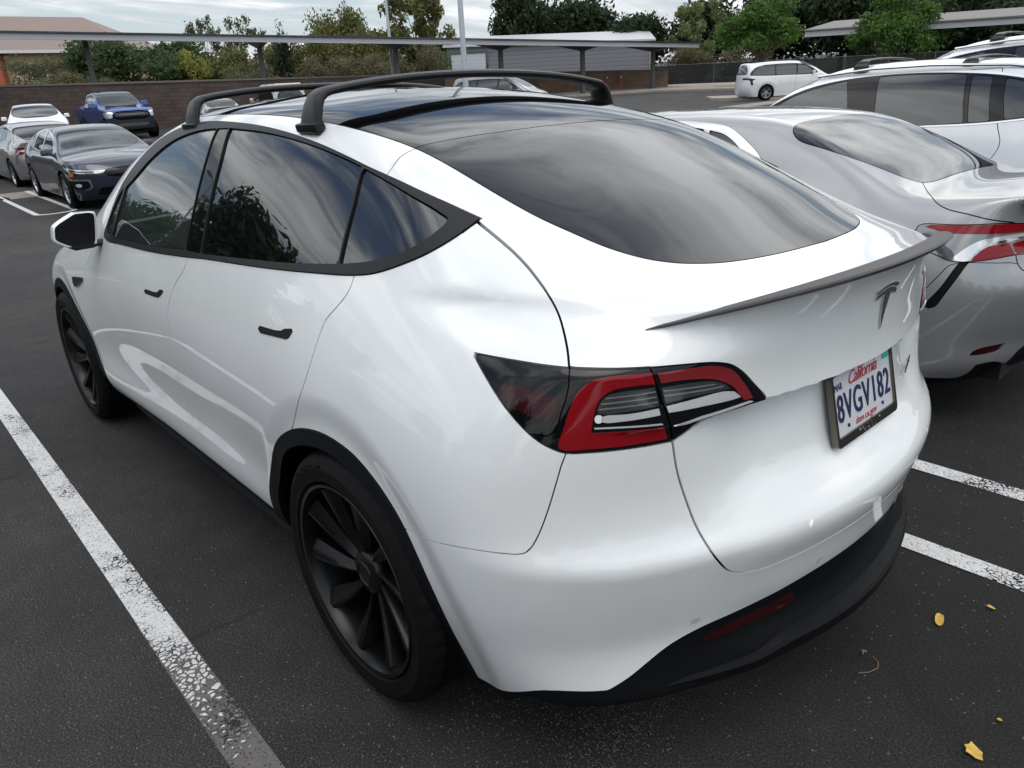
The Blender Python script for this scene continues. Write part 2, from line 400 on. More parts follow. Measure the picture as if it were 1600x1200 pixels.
# ---------------------------------------------------------------- shared materials
def paint(name,col,rough=.35,flake=0.0,metal=0.0,dirt=.12):
    m=mat(name,col,rough,metal,1.0,coatr=.025); n,l,b=nodes(m)
    f=noise(m,3.0,6); d=tuple(c*(1-dirt)*.97 for c in col)
    c=ramp(m,f,[(.35,col),(.75,d)])
    sp=noise(m,260,2); k=ramp(m,sp,[(.73,(0,0,0)),(.78,(1,1,1))]); c2=mixc(m,mixc(m,.35,(0,0,0),k),c,tuple(x*.55 for x in col)); l.new(c2,b.inputs['Base Color'])
    op=noise(m,38,1); bump(m,op,.004,.002)
    r=n.new('ShaderNodeMapRange'); l.new(f,r.inputs[0]); r.inputs[3].default_value=.0; r.inputs[4].default_value=.03; b.inputs['Coat IOR'].default_value=1.6; l.new(r.outputs[0],b.inputs['Coat Roughness'])
    if flake: b.inputs['Metallic'].default_value=metal
    return m
M_WHITE=paint('white_paint',(.82,.845,.84),.45,dirt=.05)
M_TRIM=mat('satin_black_trim',(.008,.0085,.009),.42,spec=.32); bump(M_TRIM,noise(M_TRIM,900,2),.06,.001)
M_CLAD=mat('matt_black_plastic',(.004,.0045,.0055),.5,spec=.18); bump(M_CLAD,noise(M_CLAD,700,2),.12,.001)
M_GBLK=mat('gloss_black',(.005,.005,.006),.08,0,.75,spec=0)
M_DARK=mat('dark_void',(.004,.004,.004),.9)
M_RUB=mat('tyre_rubber',(.0042,.0041,.0041),.62,spec=.16); bump(M_RUB,noise(M_RUB,60,5),.15,.002)
M_RIMB=mat('black_alloy',(.003,.0032,.0035),.30,.0,0,spec=.34)
M_RIMS=mat('silver_alloy',(.42,.43,.45),.3,.9)
M_CHR=mat('chrome',(.62,.62,.63),.12,1.0)
M_RED=mat('red_lens',(.23,.003,.007),.18,0,.8,spec=.1); M_REDD=mat('dark_red_lens',(.028,.002,.003),.22,0,.7,spec=.05)
M_CLEAR=mat('clear_lens',(.80,.82,.84),.10,.45,1.0)
M_GREYL=mat('smoked_reflector',(.07,.075,.075),.16,.6,1.0)
M_GL_F=glass_mat('front_door_glass',(.26,.30,.29),ior=1.75); M_GL_P=glass_mat('privacy_glass',(.022,.026,.032),(.003,.003,.004),1.8); M_GL_W=glass_mat('windscreen_glass',(.50,.56,.54),ior=1.85)
M_GL_R=glass_mat('roof_glass',(.012,.013,.015),(.003,.003,.0035),1.5)
M_INT=mat('dark_interior',(.018,.018,.020),.8); M_SEAT=mat('seat_leather',(.03,.03,.032),.5); M_INTL=mat('light_interior',(.30,.30,.29),.8)
M_AMB=mat('amber_lens',(.6,.16,.02),.2,0,1.0)
M_PLATE=mat('plate_white',(.62,.64,.66),.35); M_NAVY=mat('plate_navy',(.015,.02,.08),.4); M_PRED=mat('plate_red',(.45,.03,.05),.4); M_TEAL=mat('plate_teal',(.02,.42,.36),.4)
# ---------------------------------------------------------------- white crossover: body surface as a field (positive inside)
YZC=Spl([-1.2,-.971,-.9,-.82,-.754,-.6,-.4,-.2,-.018,.2,.44,.9,1.25,1.6,2.0,2.4,2.75,2.85,3.0,3.3,3.55,3.7,3.9],
        [1.19,1.186,1.183,1.187,1.200,1.243,1.320,1.403,1.475,1.533,1.577,1.613,1.617,1.595,1.49,1.29,1.09,1.05,1.02,.955,.875,.80,.68])
YSD=Spl2([-1.1,-.75,-.5,-.25,0,.5,1.0,1.6,2.1,2.5,2.89,3.3,3.8],[.17,.32,.48,.66,.80,.92,1.02,1.12,1.22,1.32,1.42,1.52,1.65],[
 [0.650,.70,.74,.76,.74,.69,.63,.56,.48,.40,.33,.26,.16],
 [0.780,.83,.865,.88,.865,.82,.765,.70,.62,.54,.46,.38,.26],
 [0.830,.88,.925,.942,.93,.895,.845,.78,.70,.615,.53,.44,.31],
 [0.850,.90,.945,.958,.950,.92,.878,.822,.755,.68,.60,.51,.38],
 [0.860,.91,.948,.960,.952,.928,.89,.84,.782,.715,.645,.565,.44],
 [0.790,.905,.925,.941,.940,.922,.893,.852,.802,.750,.692,.625,.53],
 [0.800,.905,.918,.930,.932,.918,.890,.855,.812,.764,.710,.648,.56],
 [0.800,.905,.914,.925,.928,.915,.888,.853,.808,.758,.700,.635,.54],
 [0.803,.915,.922,.933,.934,.916,.885,.842,.790,.735,.672,.60,.50],
 [0.800,.925,.942,.950,.942,.915,.865,.80,.73,.665,.60,.53,.43],
 [0.765,.91,.945,.958,.940,.89,.82,.74,.66,.60,.54,.48,.38],
 [0.735,.88,.915,.92,.89,.83,.76,.69,.62,.56,.50,.44,.36],
 [0.635,.77,.80,.80,.77,.71,.65,.59,.53,.48,.42,.38,.30]])
YXR=Spl([.10,.16,.22,.28,.34,.39,.44,.49,.58,.66,.71,.76,.81,.86,.92,1.0],
        [-.86,-.90,-.945,-.958,-.948,-.93,-.934,-.947,-.966,-.978,-.948,-.908,-.888,-.877,-.868,-.86])
YXU=Spl([.88,.93,.985,1.03,1.09,1.15,1.19,1.25],[-.922,-.916,-.909,-.908,-.912,-.930,-.952,-.958])
YXS=Spl([.10,.16,.22,.28,.34,.39,.44,.49,.58,.635,.665,.70,.75,.80,.86,.95,1.05,1.12,1.19,1.25],
        [-.86,-.90,-.945,-.958,-.948,-.94,-.940,-.949,-.968,-.978,-.979,-.960,-.942,-.934,-.929,-.920,-.915,-.930,-.957,-.96])
def y_field(P):
    x=P[:,0]; y=np.abs(P[:,1]); z=P[:,2]
    r=np.hypot(x-.0,z-.352); r2=np.hypot(x-2.89,z-.352)
    Y=YSD(x,z)
    roll=lambda r:(1-sstep(.44,.535,r))*.014
    Y=Y-roll(r)-roll(r2)
    a=Y-y
    lip=sstep(1.04,1.16,z)
    pl=.37+lip*(-.09); p4=.03+lip*1.15
    w=sstep(.36,.60,y); u=sstep(.932,.944,z); b=x-((YXR(z)*(1-u)+YXU(z)*u)*(1-w)+YXS(z)*w+pl*y*y+p4*y**4)
    b=b+.013*w*sstep(.930,.942,z)*(1-sstep(.95,1.06,z))*(1-sstep(.62,.76,y))
    dz=z-(.668-.12*y*y+.12*y**4); hh=np.where(dz>0,.045,.20); b=b+.0065*np.maximum(0,1-(np.sqrt(dz*dz+.007**2)-.004)/hh)*(1-sstep(.72,.92,y))
    f=3.755-.30*y*y-.22*y**4-.16*np.maximum(.55-z,0)-.35*np.maximum(z-.62,0)**1.3-x
    s=smin(a,b,.20-.10*lip); s=smin(s,f,.22)
    zt=YZC(x)-.165*y*y*(1-.5*sstep(2.5,3.0,x))-.25*np.maximum(y-.45,0)**2*(1-sstep(-.5,.0,x))
    c=zt-z
    rear=(1-sstep(-.80,-.60,x))
    k=.13*(1-rear)+.035*rear
    g=smin(s,c,k)
    zl=.285-.095*sstep(-.60,-.46,x)+.045*sstep(.0,.30,x)
    return smin(g,z-zl,.03)
# ---------------------------------------------------------------- the white crossover in front
def P2(V,k):
    if k=='xz': return V[:,[0,2]]
    if k=='xy': return V[:,[0,1]]
    return np.stack([.85*np.arctan2(V[:,1],-V[:,0]-.1),V[:,2]],1)          # around the tail, height
def split(M,sd,g=.0):
    if g==0: return cut(M,sd)
    V=M[0]; A=cut(M,sd+g)[0]; B=cut(M,sd-g)[1]; return A,B
# cut() needs values on the same vertices: helper that evaluates a polygon first
def psplit(M,plane,poly,g=0.0,mask=None,grow=0.0):
    if len(M[2])==0: return M,M
    sd=polysd(P2(M[0],plane),poly)-grow
    if mask is not None: sd=np.where(mask(M[0]),sd,np.maximum(sd,.05))
    if g==0: return cut(M,sd)
    return cut(M,sd+g)[0],cut(M,sd-g)[1]
Y_DLO=smooth_poly([(2.068,1.085),(2.057,1.140),(2.010,1.265),(1.886,1.376),(1.753,1.456),(1.606,1.497),(1.446,1.520),(1.222,1.529),(1.009,1.523),(.778,1.508),(.580,1.486),(.404,1.459),(.246,1.428),(.132,1.403),(-.015,1.371),(-.164,1.332),(-.272,1.298,1),(-.260,1.269),(-.219,1.236),(-.152,1.206),(-.067,1.179),(.016,1.166),(.164,1.154),(.469,1.134),(.871,1.114),(1.042,1.102),(1.420,1.081),(1.816,1.071),(2.0,1.066)],4)
Y_GF=smooth_poly([(1.905,1.285,1),(1.819,1.325),(1.689,1.400),(1.536,1.458),(1.364,1.489),(1.211,1.501),(1.109,1.503,1),(1.091,1.425),(1.077,1.311),(1.062,1.197),(1.058,1.124,1),(1.42,1.104),(1.925,1.090,1)],4)
Y_GT=smooth_poly([(2.030,1.100,1),(2.032,1.150),(1.995,1.235),(1.93,1.286,1),(1.950,1.095,1)],4)
Y_GB=smooth_poly([(1.103,1.503,1),(1.004,1.503,1),(.967,1.418),(.951,1.308),(.936,1.215),(.922,1.127,1),(1.052,1.124,1),(1.060,1.21),(1.071,1.311),(1.085,1.425)],4)
Y_GR=smooth_poly([(.998,1.503,1),(.750,1.490),(.560,1.471),(.389,1.447),(.235,1.419),(.155,1.402,1),(.129,1.336),(.110,1.266),(.087,1.184,1),(.318,1.163),(.571,1.147),(.916,1.127,1),(.930,1.215),(.945,1.308),(.961,1.418)],4)
Y_GQ=smooth_poly([(.146,1.399,1),(.029,1.370),(-.090,1.337),(-.175,1.311),(-.212,1.294),(-.205,1.277),(-.186,1.256),(-.135,1.230),(-.049,1.205),(.080,1.185,1),(.102,1.266),(.121,1.336)],4)
Y_ROOF=smooth_poly([(-.762,-.12,1),(-.762,0),(-.748,.155),(-.724,.255),(-.694,.330),(-.656,.388),(-.626,.420),(-.591,.447),(-.549,.470),(-.500,.490),(-.429,.510),(-.352,.530),(-.261,.544),(-.170,.554),(-.056,.563),(.05,.568),(.2,.576),(.44,.588),(.9,.594),(1.3,.588),(1.62,.585),(1.85,.625),(2.1,.680),(2.4,.715),(2.62,.70),(2.74,.60),(2.80,.35),(2.82,0),(2.82,-.12,1)],4)
Y_AR=smooth_poly([(.56,.10,1),(.535,.30),(.516,.439),(.446,.559),(.364,.652),(.279,.709),(.174,.753),(.060,.777),(-.039,.779),(-.128,.765),(-.233,.716),(-.311,.643),(-.378,.500),(-.394,.334),(-.399,.19),(-.40,.10,1)],5)
Y_AF=smooth_poly([(3.31,.10,1),(3.325,.352),(3.29,.53),(3.19,.672),(3.05,.765),(2.89,.790),(2.74,.762),(2.62,.69),(2.52,.58),(2.465,.45),(2.40,.32),(2.33,.25),(2.30,.10,1)],5)
Y_SILL=[(-.2,.345),(.46,.345),(.62,.343),(1.05,.341),(1.6,.328),(2.1,.305),(2.45,.285),(3.3,.27),(3.9,.27),(3.9,0),(-.2,0)]
Y_WB=smooth_poly([(1.20,.10,1),(1.20,.20,1),(1.05,.219),(1.00,.235),(.93,.285),(.855,.333),(.735,.335,1),(.696,.358),(.657,.387),(.625,.410),(.591,.428),(.537,.444),(.479,.452),(.417,.459),(.350,.467),(.276,.477),(.158,.486),(.0,.489),(-.15,.489,1),(-.15,.05,1),(1.2,.05,1)],4)
Y_LAMP=smooth_poly([(.998,1.071,1),(.906,1.067),(.842,1.063),(.802,1.061),(.745,1.059),(.660,1.057),(.585,1.054),(.532,1.048),(.497,1.037),(.468,1.016),(.438,.984),(.412,.957,1),(.398,.936,1),(.430,.931),(.511,.932),(.560,.930),(.588,.918),(.618,.903,1),(.66,.902),(.707,.902),(.763,.903),(.803,.905),(.824,.913),(.854,.932),(.885,.960),(.916,.991),(.947,1.023),(.974,1.049)],4)
Y_SP1=[(.801,1.10),(.801,1.032),(.806,1.004),(.813,.983),(.818,.959),(.825,.946),(.836,.939),(.858,.942),(1.2,.96),(1.2,1.1)]
Y_SP2=[(.662,1.10),(.660,1.057),(.648,1.020),(.633,.973),(.620,.927),(.618,.903),(.617,.88),(.3,.88),(.3,1.1)]
Y_GATE=smooth_poly([(0-.15,.585,1),(.0,.585),(.086,.584),(.210,.580),(.312,.575),(.400,.572),(.459,.580),(.486,.590),(.508,.606),(.530,.637),(.548,.668),(.568,.708),(.585,.757),(.608,.838),(.618,.903,1),(.640,.99,1),(.660,1.057,1),(.76,1.06,1),(.802,1.061,1),(.808,1.082),(.823,1.113),(.841,1.144),(.866,1.175),(.905,1.203),(.959,1.232),(1.030,1.262),(1.117,1.294,1),(1.135,1.275,1),(1.25,1.30,1),(1.512,1.35,1),(1.530,1.402),(1.551,1.426),(1.560,1.441),(1.565,1.46,1),(1.60,1.60,1),(-.15,1.60,1)],4)
Y_BUMP=smooth_poly([(1.50,.60,1),(1.144,.652,1),(1.053,.675),(.974,.693),(.908,.699),(.880,.701),(.868,.706),(.859,.718),(.848,.744),(.833,.794),(.820,.847),(.811,.884),(.803,.908,1),(.70,.93,1),(.62,.93,1),(-.15,.93,1),(-.15,0,1),(1.5,0,1)],4)
Y_RD=smooth_poly([(.91,1.20,1),(1.032,1.103,1),(1.053,1.062),(1.117,1.008),(1.166,.943),(1.184,.901),(1.196,.818),(1.204,.720),(1.200,.666),(1.188,.594),(1.195,.468),(1.21,.20,1),(.40,.20,1),(.40,.50,1),(.229,.739,1),(.177,.807),(.128,.875),(.096,.95),(.082,1.011),(.070,1.057),(.042,1.088),(.012,1.125),(.006,1.154),(.015,1.20,1)],4)
Y_FD=smooth_poly([(.91,1.20,1),(1.032,1.103,1),(1.053,1.062),(1.117,1.008),(1.166,.943),(1.184,.901),(1.196,.818),(1.204,.720),(1.200,.666),(1.188,.594),(1.195,.468),(1.21,.20,1),(2.5,.20,1),(2.435,.45),(2.39,.60),(2.365,.70),(2.342,.806),(2.298,.923),(2.232,1.003),(2.15,1.09,1),(2.06,1.20,1)],4)
Y_HANDLES=[[(.419,.977,1),(.410,.987,1),(.315,.992,1),(.278,.997,1),(.261,1.005,1),(.223,1.012,1),(.215,1.006,1),(.228,.988,1),(.244,.981,1),(.399,.969,1)],
           [(1.453,.934,1),(1.433,.944,1),(1.331,.947,1),(1.293,.953,1),(1.276,.964,1),(1.243,.968,1),(1.235,.961,1),(1.269,.940,1),(1.294,.932,1),(1.432,.927,1)]]
Y_BADGE=[(2.535,.850),(2.362,.868),(2.352,.858),(2.43,.822),(2.50,.806),(2.527,.822)]
L_={'marker':[(.931,1.023),(.915,1.026),(.823,1.011),(.820,1.003),(.825,.975),(.840,.970),(.895,.987),(.918,1.010)],
 'redC':[(.816,.915),(.809,.950),(.800,.985),(.787,1.018),(.772,1.034),(.752,1.044),(.722,1.048),(.658,1.048,1),(.652,1.026,1),(.684,1.027),(.726,1.022),(.742,1.012),(.752,.998),(.759,.972),(.763,.942,1),(.635,.939,1),(.628,.911,1),(.707,.910),(.763,.911)],
 'redG':[(.648,1.046,1),(.586,1.046),(.541,1.043),(.514,1.036),(.490,1.022),(.465,.992),(.450,.970),(.443,.957,1),(.466,.958,1),(.479,.975),(.492,.991),(.518,1.008),(.548,1.019),(.602,1.026),(.641,1.026,1)],
 'chr1':[(.744,.962),(.744,.972),(.700,.974),(.646,.979,1),(.643,.966,1),(.707,.961)],
 'chr2':[(.628,.968,1),(.632,.981,1),(.583,.985),(.515,.987),(.489,.981,1),(.474,.967,1),(.494,.966),(.561,.968)],
 'dot':[(.757+.0,.968),(.755,.974),(.750,.976),(.745,.974),(.743,.968),(.745,.962),(.750,.960),(.755,.962)],  # white highlight painted as a small raised dot in the body lamp
 'chr4':[(.618,.940,1),(.616,.936,1),(.56,.944,1),(.44,.949,1),(.45,.953,1),(.56,.949,1)],
 'grey1':[(.752,.980),(.744,1.003),(.729,1.014),(.653,1.019,1),(.648,1.001),(.645,.984,1),(.700,.979)],
 'grey2':[(.634,.987,1),(.640,1.017,1),(.584,1.017),(.535,1.011),(.512,1.001),(.500,.990,1),(.583,.991)],
 'rib1':[(.738,1.008,1),(.738,1.0055,1),(.651,1.010,1),(.651,1.0125,1)],'rib2':[(.746,.998,1),(.746,.995,1),(.650,1.000,1),(.650,1.003,1)],'rib3':[(.750,.988,1),(.750,.985,1),(.648,.990,1),(.648,.993,1)],
 'rib4':[(.638,1.012,1),(.638,1.0095,1),(.53,1.004,1),(.535,1.007,1)],'rib5':[(.636,1.003,1),(.636,1.000,1),(.515,.996,1),(.517,.999,1)],
 'low1':[(.757,.949),(.758,.952),(.640,.949),(.637,.946)]}
Y_FOG=[(.548,.400),(.524,.414),(.454,.424),(.363,.428),(.275,.427),(.287,.408),(.308,.402),(.383,.402),(.452,.400),(.515,.398)]
def build_y():
    root=thing('crossover_car','white crossover with black roof bars, black wheels and tinted glass, nearest car','car')
    M=surfnet(y_field,(-1.06,-.0375,.1375),(3.85,1.02,1.70),.0125)
    M=cut(M,-M[0][:,1])[0]
    side=lambda V:(V[:,1]>.5)
    # openings and trims; every step keeps what is left in M
    arR,M=psplit(M,'xz',Y_AR,.001,side); arF,M=psplit(M,'xz',Y_AF,.001,side)
    def arch(A,poly): return psplit(A,'xz',poly,0,None,-.046)[1]
    arR=arch(arR,Y_AR); arF=arch(arF,Y_AF)
    roof,M=psplit(M,'xy',Y_ROOF,.0015,lambda V:V[:,2]>1.0)
    dlo,M=psplit(M,'xz',Y_DLO,.0012,side)
    full=lambda A:join(A,mirror(A))
    base=join(M); shell=offset(M,-.022)
    gl={}
    for k,p in (('f',Y_GF),('t',Y_GT),('b',Y_GB),('r',Y_GR),('q',Y_GQ)): gl[k],dlo=psplit(dlo,'xz',p,.0010)
    dlo=gauge_line(dlo,'xz',[(.012,1.10),(.012,1.19)],.0022); dlo=gauge_line(dlo,'xz',[(1.03,1.08),(1.033,1.10),(1.05,1.125)],.002)
    low,M=psplit(M,'xz',Y_SILL,.0005,lambda V:(V[:,1]>.3)&(V[:,0]>-.2))
    lowR,M=psplit(M,'sz',Y_WB,.0005,lambda V:V[:,0]<-.33)
    lamp,M=psplit(M,'sz',Y_LAMP,.0015,lambda V:V[:,0]<-.3); lamp=subdiv(lamp,y_field,3)
    gate,M=psplit(M,'sz',Y_GATE,.0022,lambda V:V[:,0]<.2)
    bump_,M=psplit(M,'sz',Y_BUMP,.0013,lambda V:V[:,0]<-.25)
    rd,M=psplit(M,'xz',Y_RD,.0022,side); fd,M=psplit(M,'xz',Y_FD,.0022,side)
    # hood
    hood,M=psplit(M,'xy',smooth_poly([(2.78,-.2,1),(2.78,.30),(2.66,.66,1),(2.9,.72),(3.25,.72),(3.52,.62),(3.62,.40),(3.66,0),(3.66,-.2,1)],4),.002,lambda V:V[:,2]>.75)
    surf('body_frame',full(shell),M_DARK,root)
    surf('body',full(flange(M,.012)),M_WHITE,root)
    surf('hood',full(flange(hood,.012)),M_WHITE,root)
    tg=surf('liftgate',full(flange(gate,.014)),M_WHITE,root); bp=surf('rear_bumper',full(flange(bump_,.012)),M_WHITE,root)
    surf('lower_cladding',full(flange(join(low,lowR),.015)),M_CLAD,root)
    hdl=[]
    for s in (1,-1):
        mm=(lambda A:A) if s>0 else mirror
        for A,B,nm in ((rd,Y_HANDLES[0],'door'),(fd,Y_HANDLES[1],'door')):
            d=surf(nm,mm(flange(A,.012)),M_WHITE,root); bb=np.array([q[:2] for q in B]); lo,hi=bb.min(0)-.02,bb.max(0)+.02
            h=pick(A,(A[0][:,0]>lo[0])&(A[0][:,0]<hi[0])&(A[0][:,2]>lo[1])&(A[0][:,2]<hi[1])); h=subdiv(h,y_field,2); h,_=psplit(h,'xz',smooth_poly(B,5))
            surf('door_handle',mm(flange(offset(h,.002),.005)),M_TRIM,d)
        surf('wheel_arch_trim',mm(flange(offset(arR,.004),.03)),M_CLAD,root); surf('wheel_arch_trim',mm(flange(offset(arF,.004),.03)),M_CLAD,root)
        wt_=surf('window_trim',mm(flange(offset(dlo,.004),.012)),M_TRIM,root)
        surf('window_glass',mm(offset(gl['f'],-.002)),M_GL_F,root,'clear front door window'); surf('window_glass',mm(offset(gl['t'],-.002)),M_GL_F,root,'small fixed front window')
        surf('window_glass',mm(offset(gl['r'],-.002)),M_GL_P,root,'dark tinted rear door window'); surf('window_glass',mm(offset(gl['q'],-.002)),M_GL_P,root,'dark tinted quarter window')
        surf('door_pillar',mm(offset(gl['b'],0)),M_GBLK,root)
        # tail lamp: outer marker, body lamp, liftgate lamp
        a,r=psplit(lamp,'sz',Y_SP1,.0012); c_,b_=psplit(r,'sz',Y_SP2,.0016)
        lt=surf('tail_lamp',mm(flange(join(offset(a,-.001),offset(b_,-.001),offset(c_,-.001)),.01)),M_GBLK,root)
        red=[];redg=[];rib=[];clr=[];gry=[];drk=[];dot=[]
        for k,p in L_.items():
            q,_=psplit(lamp,'sz',smooth_poly(p if len(p)!=4 else [(a,b,1) for a,b,*_ in p],3),0); q=flange(offset(q,.0022 if k[:3]=='rib' else .0012),.003)
            (redg if k=='redG' else red if k=='redC' else drk if k=='marker' else dot if k=='dot' else gry if k.startswith('grey') else rib if k[:3]=='rib' else clr).append(q)
        surf('red_lens',mm(join(*red)),M_RED,lt); surf('red_lens',mm(join(*redg)),M_REDG,lt); surf('marker_lens',mm(join(*drk)),M_REDD,lt); surf('clear_lens',mm(join(*clr)),M_CLEAR,lt); surf('reflector',mm(join(*gry)),M_GREYL,lt); surf('reflector_ribs',mm(join(*rib)),M_RIB,lt); surf('lamp_highlight',mm(join(*dot)),M_WTRIM2,lt)
        fg,_=psplit(lowR,'sz',smooth_poly(Y_FOG,3),0); surf('rear_reflector',mm(flange(offset(fg,.003),.004)),M_REDD,root)
        bd=pick(M,(M[0][:,0]>2.3)&(M[0][:,0]<2.6)&(M[0][:,2]>.78)&(M[0][:,2]<.9)); bd=subdiv(bd,y_field,2); bd,_=psplit(bd,'xz',smooth_poly([(a,b,1) for a,b in Y_BADGE],2),0,side); surf('side_camera',mm(flange(offset(bd,.008),.01)),M_GBLK,root)
    # glass over the cabin: hatch, roof, windscreen
    hg,rg=psplit(roof,'xy',[(-2,-1),(-2,1),(.06,1),(.056,.56),(.034,.456),(.010,.342),(-.006,.228),(-.015,.114),(-.018,0),(-.018,-1)],.0016)
    ws,rg=psplit(rg,'xy',[(1.70,-1),(1.70,0),(1.69,.3),(1.66,1),(4,1),(4,-1)],.004)
    surf('rear_window',full(flange(offset(hg,.0005),.006)),M_GL_R,root); surf('glass_roof',full(flange(offset(rg,.0005),.006)),M_GL_R,root); surf('windscreen',full(ws),M_GL_W,root)
    # black printed band across the roof glass under the rear bar
    # spoiler: carbon strip riding on the trailing edge
    V=[];F=[];ys=np.linspace(-.655,.655,91)
    for y in ys:
        a=abs(y); x=-.971+.275*a*a+1.258*a**4; z=1.185-.027*a*a-.485*a**4; t=max(0,1-(a/.66)**2.2)**.6
        dx=.55*a+5.03*a**3; nrm=np.array([-1,dx*(1 if y>0 else -1),0]); nrm/=np.linalg.norm(nrm)   # outward in plan
        w=.046*t+.004; h=.008*t+.001
        q_=.25+.75*t; pr=[(-w,-.004),(-w,.003*q_),(-w*.5,.0055*q_),(-.010,.007*q_),(-.001,.007*q_),(.002*q_,.004*q_),(.0,.002),(-.006,-h*.7),(-.02,-h)]
        for d,u in pr: V.append((x+nrm[0]*d,y+nrm[1]*d,z+u))
    m=9
    for i in range(len(ys)-1):
        for k in range(m): F.append((i*m+k,i*m+(k+1)%m,(i+1)*m+(k+1)%m,(i+1)*m+k))
    b=MB(); b.add(V,F); b.build('spoiler',M_CARB,root,angle=50)
    # stylised letter emblem on the liftgate
    V,F=[],[]
    def surf_x(y,z):
        lo,hi=-1.1,-.5
        for _ in range(40):
            mid=(lo+hi)/2
            if y_field(np.array([[mid,y,z]]))[0]>0: hi=mid
            else: lo=mid
        return hi
    b=MB()
    def plateau(poly,mi=0,th=.004):
        b.add([(surf_x(y,z)-th,y,z) for y,z in poly]+[(surf_x(y,z)+.002,y,z) for y,z in poly],[tuple(reversed(range(len(poly)))),tuple(range(len(poly),2*len(poly)))]+[(i,(i+1)%len(poly),len(poly)+(i+1)%len(poly),len(poly)+i) for i in range(len(poly))],mi)
    n=12
    top=[(.054*math.cos(math.pi*k/n)*1.0,1.1145+.0065*math.sin(math.pi*k/n)) for k in range(n+1)]
    arcU=[(.056-.112*k/n,1.121-.010*(2*k/n-1)**2) for k in range(n+1)]; arcL=[(-.054+.108*k/n,1.1145-.011*(2*k/n-1)**2) for k in range(n+1)]
    for i in range(n): plateau([arcU[i],arcU[i+1],arcL[n-i-1],arcL[n-i]])
    U=[(.052-.104*k/n,1.1105-.012*(2*k/n-1)**2) for k in range(n+1)]
    Lw=[(-.050+.100*k/n,(1.0985 if abs(2*k/n-1)<.5 else 1.0985-.010*((abs(2*k/n-1)-.5)*2))) for k in range(n+1)]
    for i in range(n): plateau([U[i],U[i+1],Lw[n-i-1],Lw[n-i]])
    plateau([(.017,1.100),(-.017,1.100),(-.013,1.075),(-.0075,1.045),(0,1.012),(.0075,1.045),(.013,1.075)])
    b.build('emblem',M_CHR,tg,smooth=False)
    # licence plate with its frame
    pl=MB(); R0=np.array([-.9135,0,.7635]); up=np.array([.23,0,1.0]); up/=np.linalg.norm(up); nm=np.array([-up[2],0,up[0]])
    ey=np.array([0,1,0])
    def pt(a,h,d=0): return tuple(R0+ey*a+up*h+nm*d)
    def rrect(w0,w1,h0,h1,r,k=4):
        out=[]
        for (cx_,cz_,a0) in ((w1-r,h1-r,0),(w0+r,h1-r,90),(w0+r,h0+r,180),(w1-r,h0+r,270)):
            for i in range(k+1): t=rad(a0+90*i/k); out.append((cx_+r*math.cos(t),cz_+r*math.sin(t)))
        return out
    def slab(o,poly,d0,d1,mi=0): 
        k=len(poly); o.add([pt(a,h,d1) for a,h in poly]+[pt(a,h,d0) for a,h in poly],[tuple(range(k)),tuple(reversed(range(k,2*k)))]+[(i,k+i,k+(i+1)%k,(i+1)%k) for i in range(k)],mi)
    slab(pl,rrect(-.1545,.1545,.012,.168,.012),-.003,.0005)
    plate=pl.build('licence_plate',M_PLATE,root)
    fr=MB(); outer=rrect(-.160,.160,-.001,.172,.012,6); inner=rrect(-.1500,.1500,.021,.166,.006,6); k=len(outer)
    fr.add([pt(a,h,.006) for a,h in outer]+[pt(a,h,.006) for a,h in inner]+[pt(a,h,-.009) for a,h in outer]+[pt(a,h,-.004) for a,h in inner],
        [(i,(i+1)%k,k+(i+1)%k,k+i) for i in range(k)]+[(i,2*k+i,2*k+(i+1)%k,(i+1)%k) for i in range(k)]+[(k+i,k+(i+1)%k,3*k+(i+1)%k,3*k+i) for i in range(k)]+[tuple(2*k+i for i in range(k))])
    fr.build('plate_frame',M_PFR,plate)
    def word(txt,size,a,h,m,name='lettering',d=.0012,**kw):
        o=MB(); add_text(o,txt,size,pt(a,h,d),-ey,up,nm,**kw); o.build(name,m,plate,smooth=False)
    sc=1.0
    word('8VGV182',.092,0,.082,M_NAVY,'number',depth=.0012,sx=.70,spacing=1.12,bevel=.0006)
    word('California',.044,.0,.142,M_PRED,'state_name',depth=.0006,sx=.98,shear=.50,spacing=.92)
    word('MAR',.024,.122,.136,M_NAVY,'month_sticker',depth=.0005,sx=.78); word('dmv.ca.gov',.024,0,.035,M_PRED,'web_address',depth=.0005,spacing=1.05)
    word('MODEL Y',.019,0,.0092,M_CHR,'frame_lettering',d=.0068,depth=.0004,spacing=1.5,sx=1.1)
    o=MB(); slab(o,rrect(-.145,-.110,.142,.157,.002),.0005,.0012); o.build('year_sticker',M_TEAL,plate,smooth=False)
    o=MB()
    for a in (.068,-.078): o.lathe([(0,0),(.0045,0),(.0045,.001)],axis='y',n=12)
    o=MB()
    for a in (.092,-.090):
        c_=[(a+.0045*math.cos(2*math.pi*i/12),.038+.0045*math.sin(2*math.pi*i/12)) for i in range(12)]; slab(o,c_,.0005,.003)
    o.build('screw',M_NAVY,plate,smooth=False)
    # badge lettering low on the right of the liftgate
    o=MB()
    add_text(o,'DUAL MOTOR',.026,(surf_x(-.44,.80)-.003,-.44,.80),(.28,-.96,0),(0,0,1),(-.96,-.28,0),depth=.0012,spacing=1.15); o.build('badge_lettering',M_GBLK,tg,smooth=False)
